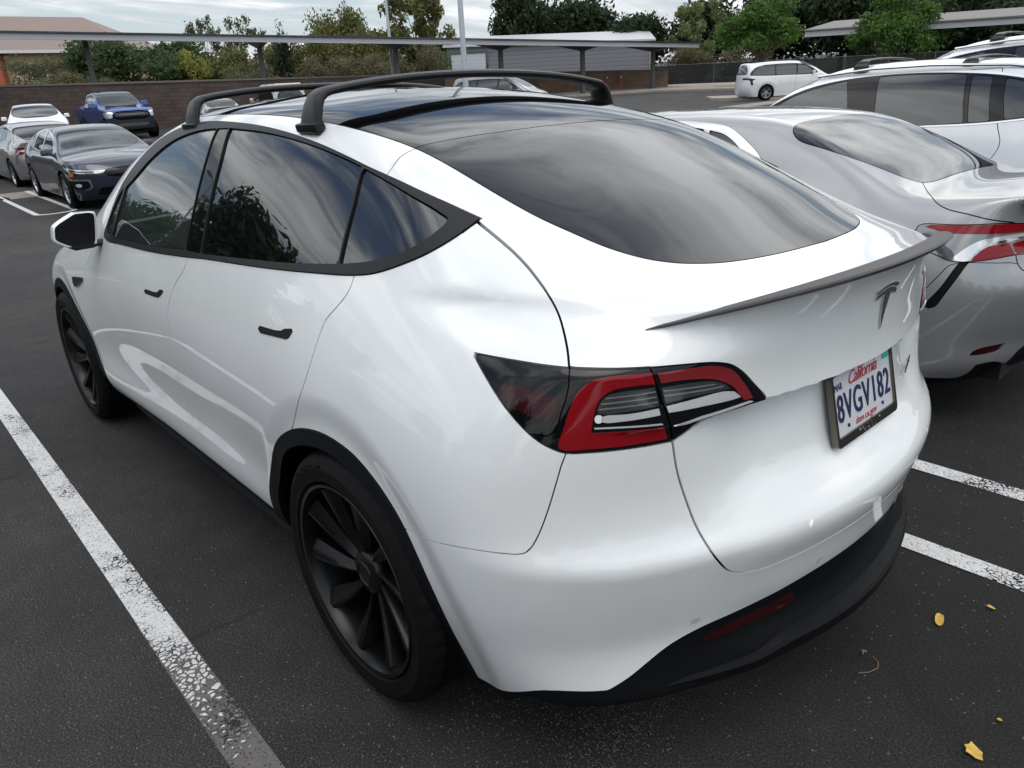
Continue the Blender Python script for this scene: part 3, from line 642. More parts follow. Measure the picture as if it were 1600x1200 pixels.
    # parking sensors: thin rings
    for (y,z) in ((.562,.471),(.226,.512),(-.226,.512),(-.562,.471)):
        x=surf_x(y,z); g=grad(y_field,np.array([[x,y,z]]))[0]; nn=Vector(-g).normalized(); a=nn.cross(Vector((0,0,1))).normalized(); c_=nn.cross(a); o=MB(); V=[];k=24
        for r_,d_ in ((.0115,.0004),(.0103,.0009),(.0100,.0004),(.0,.0012)):
            for i in range(k): t=2*math.pi*i/k; V.append(tuple(Vector((x,y,z))+a*r_*math.cos(t)+c_*r_*math.sin(t)+nn*d_))
        o.add(V,[(q*k+i,q*k+(i+1)%k,(q+1)*k+(i+1)%k,(q+1)*k+i) for q in range(3) for i in range(k)],0); o.build('parking_sensor',M_SENS,bp)
    for s in (1,-1):
        P=np.array([-.441,.924,.496]); g=grad(y_field,P[None])[0]; nn=Vector(-g).normalized(); a=nn.cross(Vector((0,0,1))).normalized(); c_=nn.cross(a); o=MB(); V=[];k=24
        for r_,d_ in ((.0115,.0008),(.0103,.0013),(.0100,.0008),(.0,.0016)):
            for i in range(k): t=2*math.pi*i/k; q=Vector(P)+a*r_*math.cos(t)+c_*r_*math.sin(t)+nn*d_; V.append((q.x,q.y*s,q.z))
        o.add(V,[(q*k+i,q*k+(i+1)%k,(q+1)*k+(i+1)%k,(q+1)*k+i) for q in range(3) for i in range(k)],0); o.build('parking_sensor',M_SENS,bp)
    # lower lip of the rear bumper
    V=[];F=[];ys=np.linspace(-.70,.70,61)
    for y in ys:
        a=abs(y); x=-.968+.45*a*a; sw=.018*(1-sstep(.30,.42,a)); pr=[(.03,.335+sw),(-.006,.327+sw),(-.012,.318+sw),(-.006,.290+sw*.6),(.0,.284+sw*.6),(.06,.278)]
        for d,z in pr: V.append((x+d,y,z))
    for i in range(len(ys)-1):
        for k in range(5): F.append((i*6+k,i*6+k+1,(i+1)*6+k+1,(i+1)*6+k))
    b=MB(); b.add(V,F); b.build('bumper_lip',M_CLAD,root)
    # wheels
    def wheel(x,s,first={}):
        if not first:
            t=tyre_mb(.356,.272,.248,n=180)
            for txt_,a0 in (('P ZERO',rad(62)),('P ZERO',rad(242))):
                v_,f_=text_mesh(txt_,.040,.0015,sx=1.25,spacing=1.1); t.add([((.312+b_)*math.cos(a0-a/.312),.1315+c-.06*max(0,abs(b_)-.0),(.312+b_)*math.sin(a0-a/.312)) for a,b_,c in v_],[q_[::-1] for q_ in f_])
            first['t']=t.mesh('tyre',M_RUB,angle=28)
            first['r']=y_rim()
            h=MB(); h.lathe([(0,-.02),(.165,-.02),(.165,.0),(.075,.002),(.07,.03),(0,.03)],n=40); first['h']=h.mesh('wheel',M_DISC)
        w=link('wheel',first['h'],root); w.scale=(1.02,1,1.02); w.location=(x,s*.822,.356); w.rotation_euler=(0,0,0 if s>0 else math.pi)
        a=link('tyre',first['t'],w); a.location=(0,0,0); r=link('rim',first['r'],w); r.rotation_euler=(0,rad(17+x*40),0)
    for x in (0,2.89):
        for s in (1,-1): wheel(x,s)
    # wheel wells (dark inner liners) and floor
    for x in (0,2.89):
        for s in (1,-1):
            o=MB(); pr=[(.425,.84*s),(.44,.82*s),(.44,.50*s),(.0,.50*s)]; o.lathe(pr,n=48,c=(x,0,.352)); o.v=[(a,b_,max(c,.30)) for a,b_,c in o.v]; o.build('wheel_liner',M_DARK,root)
    o=MB(); o.box((1.35,0,.33),(4.2,1.30,.08)); o.box((1.4,0,.24),(1.9,1.68,.12)); o.build('underbody',M_DARK,root,smooth=False)
    # cabin
    o=MB(); o.box((1.3,0,.36),(2.7,1.5,.08)); o.build('cabin_floor',M_INT,root,smooth=False)
    for y in (.37,-.37):
        o=MB(); R=Matrix.Rotation(rad(-16),3,'Y'); o.box((1.25,y,.58),(.52,.50,.16)); o.box((.98,y,.90),(.13,.48,.62),R=R); st=o.build('seat',M_SEAT,root,bevel=.04,seg=3)
        o=MB(); o.box((.85,y,1.27),(.10,.26,.19),R=R); o.build('headrest',M_SEAT,st,bevel=.04,seg=3)
    o=MB(); o.box((-.02,0,.62),(.50,1.25,.18)); o.box((-.28,0,.93),(.14,1.22,.62),R=Matrix.Rotation(rad(-18),3,'Y')); o.build('rear_bench',M_SEAT,root,bevel=.04,seg=3)
    o=MB(); o.box((2.15,0,.93),(.50,1.42,.16)); o.box((1.95,0,1.03),(.03,.42,.24)); o.build('dashboard',M_INT,root,bevel=.02)
    o=MB(); V=[];F=[];n=28
    for i in range(n):
        t=2*math.pi*i/n
        for j in range(8):
            u=2*math.pi*j/8; r_=.17+.014*math.cos(u); V.append((1.72+.014*math.sin(u)+.35*r_*math.sin(t)*1.0,.37+r_*math.cos(t),.98+r_*math.sin(t)*.92))
    for i in range(n):
        for j in range(8): F.append((i*8+j,((i+1)%n)*8+j,((i+1)%n)*8+(j+1)%8,i*8+(j+1)%8))
    o.add(V,F); o.box((1.73,.37,.97),(.03,.30,.05)); o.build('steering_wheel',M_INT,root)
    # door mirrors
    for s in (1,-1):
        mp_=mirror_shell(s); mb_=surf('door_mirror',mp_[0],M_WHITE,root)
        g_=surf('mirror_glass',mp_[1],M_MIRB,mb_); ar=MB(); ar.tube([(2.10,s*.84,1.055),(2.10,s*.89,1.055),(2.11,s*.93,1.06)],[.035,.028,.03],12); ar.v=[(a,b_,1.047+(c-1.047)*.55) for a,b_,c in ar.v]; ar.build('mirror_arm',M_TRIM,mb_)  # mirror face is coloured dark in place of a dark reflection
        surf('mirror_base',mp_[2],M_TRIM,mb_)
    # roof bars
    for (x0,z0,zc,q2,q4,ysd) in ((.475,1.512,1.648,-.097,-.084,.612),(1.40,1.525,1.655,-.058,-.128,.605)):
        bar=thing('roof_bar','rear black roof crossbar on the white crossover' if x0<1 else 'front black roof crossbar on the white crossover','roof bar',group='black roof crossbars of the white crossover') if False else None
        V=[];F=[];S=[]
        ys=np.linspace(-.555,.555,49)
        for y in ys: S.append((y,zc+q2*y*y+q4*y**4,.038,.0125,0))
        # each end turns down into the foot
        ye=.555; ze=zc+q2*ye*ye+q4*ye**4
        end=[(.582,ze-.005,.041,.0135,15),(.602,ze-.018,.045,.014,38),(.614,ze-.040,.049,.014,62),(.623,ze-.068,.053,.014,76),(.633,z0-.016,.057,.014,80)]
        S=[(-a,b_,c,d,-e) for a,b_,c,d,e in reversed(end)]+S+end
        V=[];k=14
        for y,z,w,h,ang in S:
            t=rad(ang)
            for i in range(k):
                u=2*math.pi*i/k; cx_=abs(math.cos(u))**.6*(1 if math.cos(u)>0 else -1)*w; cz_=abs(math.sin(u))**.8*(1 if math.sin(u)>0 else -1)*h
                V.append((x0+cx_,y+math.sin(t)*cz_,z-h+math.cos(t)*cz_))
        F=[(i*k+j,(i+1)*k+j,(i+1)*k+(j+1)%k,i*k+(j+1)%k) for i in range(len(S)-1) for j in range(k)]
        b=MB(); b.add(V,F); o=b.build('roof_bar',M_BAR,root)
        for s in (1,-1):
            q=MB(); q.box((x0,s*.632,z0-.010),(.120,.034,.024),R=Matrix.Rotation(-s*rad(14),3,'X')); q.build('bar_foot',M_TRIM,o,bevel=.006)
    return root
def y_rim():
    b=MB()
    b.lathe([(.262,-.10),(.262,.085),(.270,.108),(.273,.120),(.270,.126),(.262,.124),(.256,.112),(.250,.085),(.246,-.02),(.246,-.10)],n=96)
    b.lathe([(0,.078),(.030,.080),(.032,.083),(.034,.080),(.056,.076),(.063,.068),(.065,.03),(.055,.0)],n=48)
    nb=10
    for k in range(nb):
        a0=2*math.pi*k/nb; V=[];n=12
        for i in range(n+1):
            t=i/n; r=.055+t*(.252-.055); c_=a0+.30*t-.10*t*t; wd=(.020+.046*t)/max(r,.05)*.5
            top=.070+.042*t; 
            for (f,dy) in ((-1,-.010-.003*t),(-.80,-.002),(-.35,0),(.20,-.006-.002*t),(.95,-.016-.006*t),(.95,-.042-.02*t),(-1,-.042-.02*t)):
                A=c_+f*wd; V.append((r*math.cos(A),top+dy,r*math.sin(A)))
        m=7; F=[(i*m+j,(i+1)*m+j,(i+1)*m+(j+1)%m,i*m+(j+1)%m) for i in range(n) for j in range(m)]
        b.add(V,F)
    return b.mesh('rim',M_RIMB,angle=40)
def mirror_shell(s):
    c0=np.array([2.09,.972,1.118])
    def f(P):
        x,y,z=((P-c0)/np.array([.78,.74,.98])).T
        yy=y+.25*z                                   # top leans towards the car
        H=.080-.40*np.maximum(yy-.00,0)-.02*np.abs(yy)
        a=smin(.115-np.abs(yy),H-np.abs(z+.004)*1.0,.032)
        dx=.055*(1-(yy/.14)**2*.6-(z/.11)**2*.6)
        front=x-(-.045); back=.075*np.sqrt(np.clip(1-(yy/.128)**2,0.02,1))*np.sqrt(np.clip(1-(z/.098)**2,.02,1))-x
        return smin(smin(a,front,.012),back,.03)
    M=surfnet(f,c0-[.12,.17,.13],c0+[.14,.17,.13],.006)
    loV=M[0]; base,top=cut(M,(loV[:,2]-c0[2])/.98+.064)
    V=(top[0]-c0)/np.array([.78,.74,.98])+c0; yy=V[:,1]-c0[1]+.25*(V[:,2]-c0[2]); inner=np.maximum(.07*(((np.abs(yy)/.105)**7+(np.abs(V[:,2]-c0[2]-.000)/np.maximum(.072-.40*np.maximum(yy,0),.01))**7)**(1/7)-1),V[:,0]-(c0[0]-.033))
    g,shell=cut(top,inner)
    if s<0: return mirror(shell),mirror(g),mirror(base)
    return shell,g,base
M_RIB=mat('rib_metal',(.22,.23,.235),.2,.5,1.0); M_REDG=mat('smoked_red_lens',(.20,.012,.016),.18,0,1.0); M_MIRB=mat('darkened_mirror_face',(.006,.006,.007),.35,spec=.25); M_WTRIM2=mat('painted_highlight',(.85,.85,.85),.3,0,1.0)
M_CARB=mat('carbon_strip',(.040,.037,.040),.45,0,0,spec=.35); M_PFR=mat('dark_chrome_frame',(.16,.15,.13),.14,.9); M_SENS=mat('sensor_paint',(.55,.57,.57),.4)
M_BAR=mat('black_bar_coating',(.010,.0105,.0115),.38,spec=.35); bump(M_BAR,noise(M_BAR,800,2),.08,.001); M_DISC=mat('brake_disc',(.12,.12,.125),.4,.8)
# ---------------------------------------------------------------- general car builder (fields like the one above, one spec per car)
class CarField:
    def __init__(s,zc,W,prof,xr,xf,ww,pr=(.30,.10),pf=(.25,.25),crown=.14,k=(.10,.10,.09),rear_sharp=None,zlo=.17,wb=2.8,wc=.34,sh=0):
        s.zc=Spl(*zip(*zc)); s.W=Spl(*zip(*W)); s.p=Spl(*zip(*prof)); s.xr=Spl(*zip(*xr)); s.xf=Spl(*zip(*xf)); s.ww=ww; s.pr=pr; s.pf=pf; s.cr=crown; s.k=k; s.rs=rear_sharp; s.zlo=zlo; s.wb=wb; s.wc=wc; s.sh=sh
    def __call__(s,P):
        x=P[:,0]; y=np.abs(P[:,1]); z=P[:,2]
        Y=s.ww*s.W(x)*s.p(z)
        if s.sh:
            for c0 in (0,s.wb):
                r=np.hypot(x-c0,z-s.wc); Y=Y-(1-sstep(.40,.50,r))*.010+.012*np.exp(-((r-.50)/.13)**2)*(z>0)
        a=Y-y
        b=x-(s.xr(z)+s.pr[0]*y*y+s.pr[1]*y**4); f=s.xf(z)-s.pf[0]*y*y-s.pf[1]*y**4-x
        g=smin(smin(a,b,s.k[0]),f,s.k[1])
        c=s.zc(x)-s.cr*y*y-z
        k=s.k[2]
        if s.rs: k=k*(1-(1-sstep(s.rs,s.rs+.25,x))*.75)
        return smin(smin(g,c,k),z-s.zlo,.03)
def circ(cx,cz,r,n=40,z0=None):
    p=[(cx+r*math.cos(2*math.pi*i/n),cz+r*math.sin(2*math.pi*i/n)) for i in range(n)]
    if z0 is None: return p
    return [(cx-r,z0)]+[(cx+r*math.cos(t),cz+r*math.sin(t)) for t in np.linspace(math.pi,0,n)]+[(cx+r,z0)]
def proj_plane(V,plane):
    if plane=='xz': return V[:,[0,2]]
    if plane=='xy': return V[:,[0,1]]
    if plane=='yz': return V[:,[1,2]]
    if plane[0]=='rear': return np.stack([.85*np.arctan2(V[:,1],-V[:,0]+plane[1]),V[:,2]],1)
    return np.stack([.85*np.arctan2(V[:,1],V[:,0]-plane[1]),V[:,2]],1)
def gsplit(M,plane,poly,g=0.0,mask=None):
    if len(M[2])==0: return M,M
    sd=polysd(proj_plane(M[0],plane),poly)
    if mask is not None: sd=np.where(mask(M[0]),sd,np.maximum(sd,.05))
    if g==0: return cut(M,sd)
    return cut(M,sd+g)[0],cut(M,sd-g)[1]
def gauge_line(M,plane,pts,w,mask=None):
    """cut a thin shut line along an open polyline: returns the mesh without the strip"""
    p=np.asarray(pts,float); d=np.gradient(p,axis=0); n=np.stack([-d[:,1],d[:,0]],1); n/=np.linalg.norm(n,axis=1)[:,None]
    poly=np.concatenate([p+n*w,(p-n*w)[::-1]]); 
    return gsplit(M,plane,poly,0,mask)[1]
_WHEELS={}
def std_wheel(kind,R,rr,w):
    key=(kind,R)
    if key in _WHEELS: return _WHEELS[key]
    t=tyre_mb(R,rr,w,n=60,grooves=False).mesh('tyre',M_RUB,angle=50); mt={'silver':M_RIMS,'black':M_RIMB,'two':M_RIMS}[kind]
    b=MB(); b.lathe([(rr-.012,-.08),(rr-.012,w/2-.03),(rr,w/2-.012),(rr+.002,w/2-.004),(rr-.012,w/2-.006),(rr-.02,w/2-.03),(rr-.02,-.08)],n=60)
    b.lathe([(0,w/2-.045),(.03,w/2-.045),(.045,w/2-.05),(.075,w/2-.06),(.075,.0)],n=30)
    for k in range(5):
        for d in (-.16,.16):
            a=2*math.pi*k/5+d*.7; a2=2*math.pi*k/5+d*1.35; r0,r1=.05,rr-.01
            p=[(r0,a-.25),(r0,a+.25),(r1,a2+.085),(r1,a2-.085)]; y0,y1=w/2-.05,w/2-.022
            V=[(r*math.cos(t_),(y0 if r<.1 else y1),r*math.sin(t_)) for r,t_ in p]+[(r*math.cos(t_),(y0 if r<.1 else y1)-.04,r*math.sin(t_)) for r,t_ in p]
            b.add(V,[(3,2,1,0),(4,5,6,7),(0,1,5,4),(1,2,6,5),(2,3,7,6),(3,0,4,7)])
    r=b.mesh('rim',mt,bevel=.004,seg=1); h=MB(); h.lathe([(0,-.05),(.15,-.05),(.15,.01),(.07,.015),(.0,.015)],n=30); h=h.mesh('wheel',M_DISC)
    _WHEELS[key]=(h,t,r); return _WHEELS[key]
def build_car(sp):
    f=sp['field']; h=sp.get('h',.03); wb=sp['wb']; R=sp['R']; x0,x1=sp['x']
    root=thing(sp['name'],sp['label'],sp['cat'],group=sp.get('group'))
    M=surfnet(f,(x0-.1,-3*h,.12),(x1+.1,f.ww+.12,sp['top']+.12),h); M=cut(M,-M[0][:,1])[0]
    side=lambda V:V[:,1]>.42
    full=lambda A:join(A,mirror(A)); P=sp['paint']
    for c0 in (0,wb):
        _,M=gsplit(M,'xz',circ(c0,f.wc,R+.055,40,-.1),0,side)
    def mask_of(m): return {None:None,'side':side,'up':lambda V:V[:,2]>.85,'rear':lambda V:V[:,0]<.1,'front':lambda V:V[:,0]>wb-.15}[m]
    glass=[]; M_top=M
    pieces=[]
    for nm,plane,poly,mat_,g,off,mk,sm,pair in sp['cuts']:
        pl=smooth_poly(poly,4) if sm else np.array([p[:2] for p in poly]); A,M=gsplit(M,plane,pl,g,mask_of(mk)); pieces.append((nm,A,mat_,off,pair))
    shell=offset(M,-.02); surf('body_frame',full(shell),M_DARK,root)
    for plane,pts,w,mk in sp.get('lines',[]): M=gauge_line(M,plane,smooth_poly(pts,4,False),w,mask_of(mk))
    body=surf('body',full(flange(M,.015)),P,root)
    for nm,A,mat_,off,pair in pieces:
        A=flange(offset(A,off),.010)
        if pair:
            for A_ in (A,mirror(A)): surf(nm,A_,mat_,root)
        else: surf(nm,full(A),mat_,root)
    for nm,plane,poly,mat_,off,mk in sp.get('over',[]):                 # thin pieces laid on a part that is already there
        src=join(*[p[1] for p in pieces]+[M]); A,_=gsplit(src,plane,smooth_poly(poly,3),0,mask_of(mk)); A=flange(offset(A,off),.006)
        for A_ in (A,mirror(A)): surf(nm,A_,mat_,root)
    hm,tm,rm=std_wheel(sp.get('rim','silver'),R,sp.get('rr',R*.70),sp.get('tw',.225))
    for x in (0,wb):
        for s in (1,-1):
            w=link('wheel',hm,root); w.location=(x,s*sp.get('tr',f.ww-.125),R); w.rotation_euler=(0,0,0 if s>0 else math.pi)
            link('tyre',tm,w); r_=link('rim',rm,w); r_.rotation_euler=(0,.3+x,0)
            q=MB(); q.lathe([(R+.05,(f.ww-.10)*s),(R+.07,(f.ww-.14)*s),(R+.07,.45*s),(0,.45*s)],n=30,c=(x,0,R)); q.v=[(a,b_,max(c,.27)) for a,b_,c in q.v]; q.build('wheel_liner',M_DARK,root)
    q=MB(); q.box(((x0+x1)/2,0,.26),((x1-x0)-.5,1.05,.12)); q.box((wb/2,0,.26),(wb-2*R-.18,1.56,.12)); q.build('underbody',M_DARK,root,smooth=False)
    q=MB(); q.box((wb/2,0,.38),(wb+.2,1.3,.06)); q.build('cabin_floor',M_INT,root,smooth=False)
    sx,sz=sp.get('seat',(1.25,0.0))
    for y in (.36,-.36):
        q=MB(); Rm=Matrix.Rotation(rad(-16),3,'Y'); q.box((sx,y,.52+sz),(.50,.48,.16)); q.box((sx-.25,y,.84+sz),(.13,.46,.58),R=Rm); q.box((sx-.38,y,1.18+sz),(.09,.25,.17),R=Rm); q.build('seat',sp.get('seatm',M_SEAT),root,bevel=.03)
    q=MB(); q.box((sx-1.2,0,.80+sz),(.14,1.15,.56),R=Matrix.Rotation(rad(-18),3,'Y')); q.build('rear_bench',sp.get('seatm',M_SEAT),root,bevel=.03)
    q=MB(); q.box((sx+.95,0,.86+sz),(.45,1.3,.14)); q.build('dashboard',M_INT,root,bevel=.02)
    if 'mirror' in sp:
        mx,my,mz=sp['mirror']; ms=sp.get('msc',1.0)
        for s in (1,-1):
            q=MB(); q.box((mx,s*(my+.10),mz),(.10*ms,.20*ms,.13*ms),taper=.8); q.build('door_mirror',sp.get('mpaint',P),root,bevel=.03,seg=3)
            q=MB(); q.box((mx+.01,s*(my-.03),mz-.05),(.06,.16,.035)); q.build('mirror_arm',M_TRIM,root,bevel=.006)
    return root
SEDAN_PROF=[(.10,.92),(.20,.945),(.35,.975),(.5,.99),(.65,1.0),(.8,.988),(.88,.965),(.95,.93),(1.02,.885),(1.1,.832),(1.2,.772),(1.3,.708),(1.38,.648),(1.45,.58),(1.55,.46)]
F_CAM=CarField(zc=[(-1.25,1.08),(-1.08,1.098),(-.95,1.098),(-.7,1.092),(-.45,1.10),(-.25,1.185),(-.05,1.28),(.17,1.370),(.5,1.428),(1.1,1.445),(1.6,1.43),(1.95,1.36),(2.35,1.19),(2.75,1.03),(3.0,.985),(3.4,.90),(3.65,.80),(3.8,.70)],
  W=[(-1.15,.80),(-.8,.905),(-.5,.962),(0,.995),(.5,1),(2,1),(2.8,.99),(3.3,.94),(3.8,.78)],prof=SEDAN_PROF,
  xr=[(.10,-.86),(.2,-.93),(.3,-1.02),(.40,-1.045),(.5,-1.075),(.6,-1.10),(.68,-1.105),(.76,-1.075),(.85,-1.04),(.95,-1.03),(1.03,-1.045),(1.09,-1.075),(1.2,-1.10)],
  xf=[(.1,3.60),(.25,3.70),(.4,3.76),(.55,3.78),(.65,3.76),(.75,3.70),(.85,3.6),(1.0,3.4)],ww=.92,pr=(.26,.22),crown=.075,k=(.14,.14,.10),rear_sharp=-.9,wb=2.825,wc=.335,sh=1)
# ---------------------------------------------------------------- specs: sedan with blunt tail, sedan facing us, tall crossover, minivan, dark suv, pickup
M_SILV=paint('silver_paint',(.34,.345,.35),.40,metal=.5,dirt=.08); M_NAVYP=paint('navy_paint',(.018,.024,.048),.3,metal=.35,dirt=.05); M_GREYP=paint('grey_paint',(.20,.205,.215),.3,metal=.6,dirt=.05)
M_WHITE2=paint('cool_white_paint',(.76,.79,.80),.35,dirt=.06); M_BLUEP=paint('blue_paint',(.010,.060,.28),.28,metal=.4,dirt=.05); M_DGREY=paint('dark_grey_paint',(.055,.06,.07),.3,metal=.5,dirt=.05)
M_CRM=paint('cream_paint',(.62,.61,.55),.4,dirt=.05)
def glass_set(poly_dlo,panes,trim_mat=None):
    """window band: panes first, then what is left becomes the trim"""
    out=[('window_glass','xz',p,m,.0015,-.003,'side',True,True) for p,m in panes]
    out.append(('window_trim','xz',poly_dlo,trim_mat or M_TRIM,.001,.002,'side',True,True)); return out
def camry_spec():
    D_=[(2.32,.985,1),(2.02,1.155),(1.72,1.30),(1.40,1.368),(1.0,1.392),(.75,1.385),(.56,1.355),(.42,1.285),(.30,1.20),(.24,1.10,1),(.45,1.045),(1.0,.99),(1.8,.955),(2.3,.945,1)]
    rf=[(2.20,.975,1),(1.98,1.135),(1.70,1.275),(1.40,1.338),(1.27,1.345,1),(1.24,1.15),(1.22,.99,1),(1.8,.975)]
    rr=[(1.18,1.35,1),(1.0,1.358),(.80,1.355),(.72,1.345,1),(.60,1.20),(.56,1.07,1),(.85,1.03),(1.13,1.0,1),(1.15,1.15)]
    rq=[(.68,1.34,1),(.575,1.318),(.48,1.27),(.40,1.205),(.36,1.12,1),(.45,1.085),(.525,1.075,1)]
    RG=[(.215,-.1,1),(.215,0),(.211,.2),(.216,.452),(.205,.57),(.185,.617),(.138,.648),(.016,.661),(-.109,.648),(-.244,.585),(-.36,.535),(-.43,.500,1),(-.452,.42),(-.458,.2),(-.458,0),(-.458,-.1,1)]
    WS=[(2.74,-.1,1),(2.74,0),(2.70,.3),(2.52,.60),(2.40,.68),(2.1,.66),(1.85,.60),(1.83,.4),(1.84,0),(1.84,-.1,1)]
    r=('rear',-.1)
    lamp=[(.905,.945,1),(.88,.950),(.796,.951),(.643,.957),(.557,.950),(.40,.950),(.34,.935),(.33,.86),(.38,.822),(.46,.818),(.544,.820),(.581,.820),(.705,.805),(.746,.801),(.797,.801),(.83,.817),(.853,.828),(.93,.87)]
    cuts=[('rear_window','xy',RG,M_GL_P,.002,.001,'up',True,False),('windscreen','xy',WS,M_GL_W,.002,.001,'up',True,False)]
    cuts+=glass_set(D_,[(rf,M_GL_F),(rr,M_GL_F),(rq,M_GL_P)],M_CHR)
    cuts+=[('tail_lamp',r,lamp,mat('lamp_reflector_bowl',(.26,.27,.27),.2,.5,1.0),.002,.001,'rear',True,True),
      ('corner_vent',r,[(.858,.60),(.851,.585),(.84,.588),(.827,.598),(.818,.621),(.79,.699),(.755,.781),(.744,.800,1),(.772,.800,1),(.79,.762),(.822,.68)],M_CLAD,.0015,-.004,'rear',True,True),
      ('rear_reflector',r,[(.685,.368,1),(.668,.392),(.64,.403),(.605,.409),(.548,.415,1),(.556,.398),(.566,.380),(.606,.370),(.65,.366)],M_REDD,.0015,-.006,'rear',True,True),
      ('rear_valance',r,[(1.3,.05,1),(1.3,.235,1),(.83,.245,1),(.69,.241,1),(.665,.26),(.645,.318,1),(.575,.325),(.505,.30,1),(.47,.36,1),(.40,.41),(.25,.42),(0,.42),(-.2,.42,1),(-.2,.05,1)],M_CLAD,.001,-.02,'rear',True,False),
      ('grille',('front',2.5),[(0-.2,.62,1),(0,.62),(.45,.62),(.55,.50),(.5,.30),(0,.30),(-.2,.30,1)],M_GBLK,.001,-.01,'front',True,False),
      ('headlamp',('front',2.5),[(.55,.72),(.75,.76),(1.0,.80),(.98,.74),(.8,.68),(.6,.66)],M_CLEAR,.001,0,'front',True,True),
      ('door','xz',[(2.36,.30,1),(2.38,.6),(2.33,.96,1),(1.2,1.0,1),(1.17,.8),(1.19,.30,1)],M_SILV,.002,0,'side',True,True),
      ('door','xz',[(1.175,.30,1),(1.155,.8),(1.18,1.0,1),(.22,1.09,1),(.20,.98),(.36,.72),(.44,.5),(.46,.30,1)],M_SILV,.002,0,'side',True,True),
      ('boot_lid',r,[(-.2,.74,1),(.30,.74),(.50,.74),(.551,.752),(.572,.78),(.579,.817,1),(.57,.90,1),(.60,.957,1),(.69,.975),(.75,.994),(.814,1.012),(.845,1.035),(.85,1.055),(.84,1.083,1),(.7,1.30,1),(-.2,1.30,1)],M_SILV,.0025,0,None,True,False),
      ('rear_bumper',r,[(-.2,.76,1),(.5,.76,1),(.60,.79,1),(.793,.79),(.83,.738),(.869,.668),(.93,.60,1),(1.3,.60,1),(1.3,.05,1),(-.2,.05,1)],M_SILV,.0015,0,None,True,False)]
    over=[('clear_lens',r,[(.800,.808,1),(.775,.84),(.72,.885),(.64,.902),(.55,.908),(.34,.912,1),(.34,.890,1),(.55,.885),(.64,.874),(.69,.862),(.722,.834),(.752,.803)],M_CLEAR,.0015,'rear'),('red_lens',r,[(.905,.945,1),(.796,.949),(.643,.954),(.34,.950,1),(.34,.912,1),(.551,.914),(.645,.914),(.745,.915),(.82,.915,1)],M_RED,.002,'rear'),
      ('red_lens',r,[(.748,.803,1),(.722,.83),(.698,.856),(.633,.869),(.608,.872,1),(.583,.822,1),(.705,.806)],M_RED,.002,'rear'),
      ('red_lens',r,[(.598,.866,1),(.545,.878),(.35,.885,1),(.35,.83,1),(.544,.824),(.577,.823,1)],M_RED,.002,'rear'),
      ('lamp_frame',r,[(.76,.805,1),(.735,.83),(.702,.866),(.64,.884),(.55,.895),(.35,.902),(.35,.888),(.55,.881),(.64,.871),(.69,.860),(.722,.832),(.748,.803)],M_CHR,.0025,'rear'),
      ('lamp_frame',r,[(.80,.80,1),(.79,.83),(.835,.88),(.87,.905),(.91,.912,1),(.89,.89),(.85,.85),(.83,.815)],M_GREYL,.0025,'rear')]
    return dict(name='silver_sedan',label='silver sedan parked beside the white crossover, its red tail lamp in view',cat='car',field=F_CAM,h=.015,wb=2.825,R=.335,x=(-1.15,3.85),top=1.5,paint=M_SILV,cuts=cuts,over=over,
        lines=[('xy',[(3.6,.55),(3.2,.72),(2.78,.73)],.002,'up')],mirror=(2.12,.86,1.0),seat=(1.3,0))
F_CIV=CarField(zc=[(-1.05,1.03),(-.85,1.055),(-.5,1.10),(-.1,1.235),(.35,1.355),(.8,1.405),(1.15,1.416),(1.5,1.405),(1.85,1.34),(2.3,1.16),(2.68,1.00),(2.95,.95),(3.25,.89),(3.45,.82),(3.6,.70)],
  W=[(-1.0,.80),(-.6,.93),(0,.995),(.5,1),(2,1),(2.7,1),(3.1,.955),(3.6,.80)],prof=SEDAN_PROF,
  xr=[(.10,-.86),(.3,-.95),(.6,-1.0),(.9,-.97),(1.05,-1.0),(1.2,-1.0)],xf=[(.1,3.42),(.2,3.52),(.35,3.60),(.5,3.62),(.62,3.62),(.70,3.60),(.78,3.53),(.9,3.4),(1.0,3.2)],ww=.90,pr=(.28,.2),pf=(.30,.30),crown=.10,k=(.12,.16,.08),wb=2.70,wc=.325,sh=1)
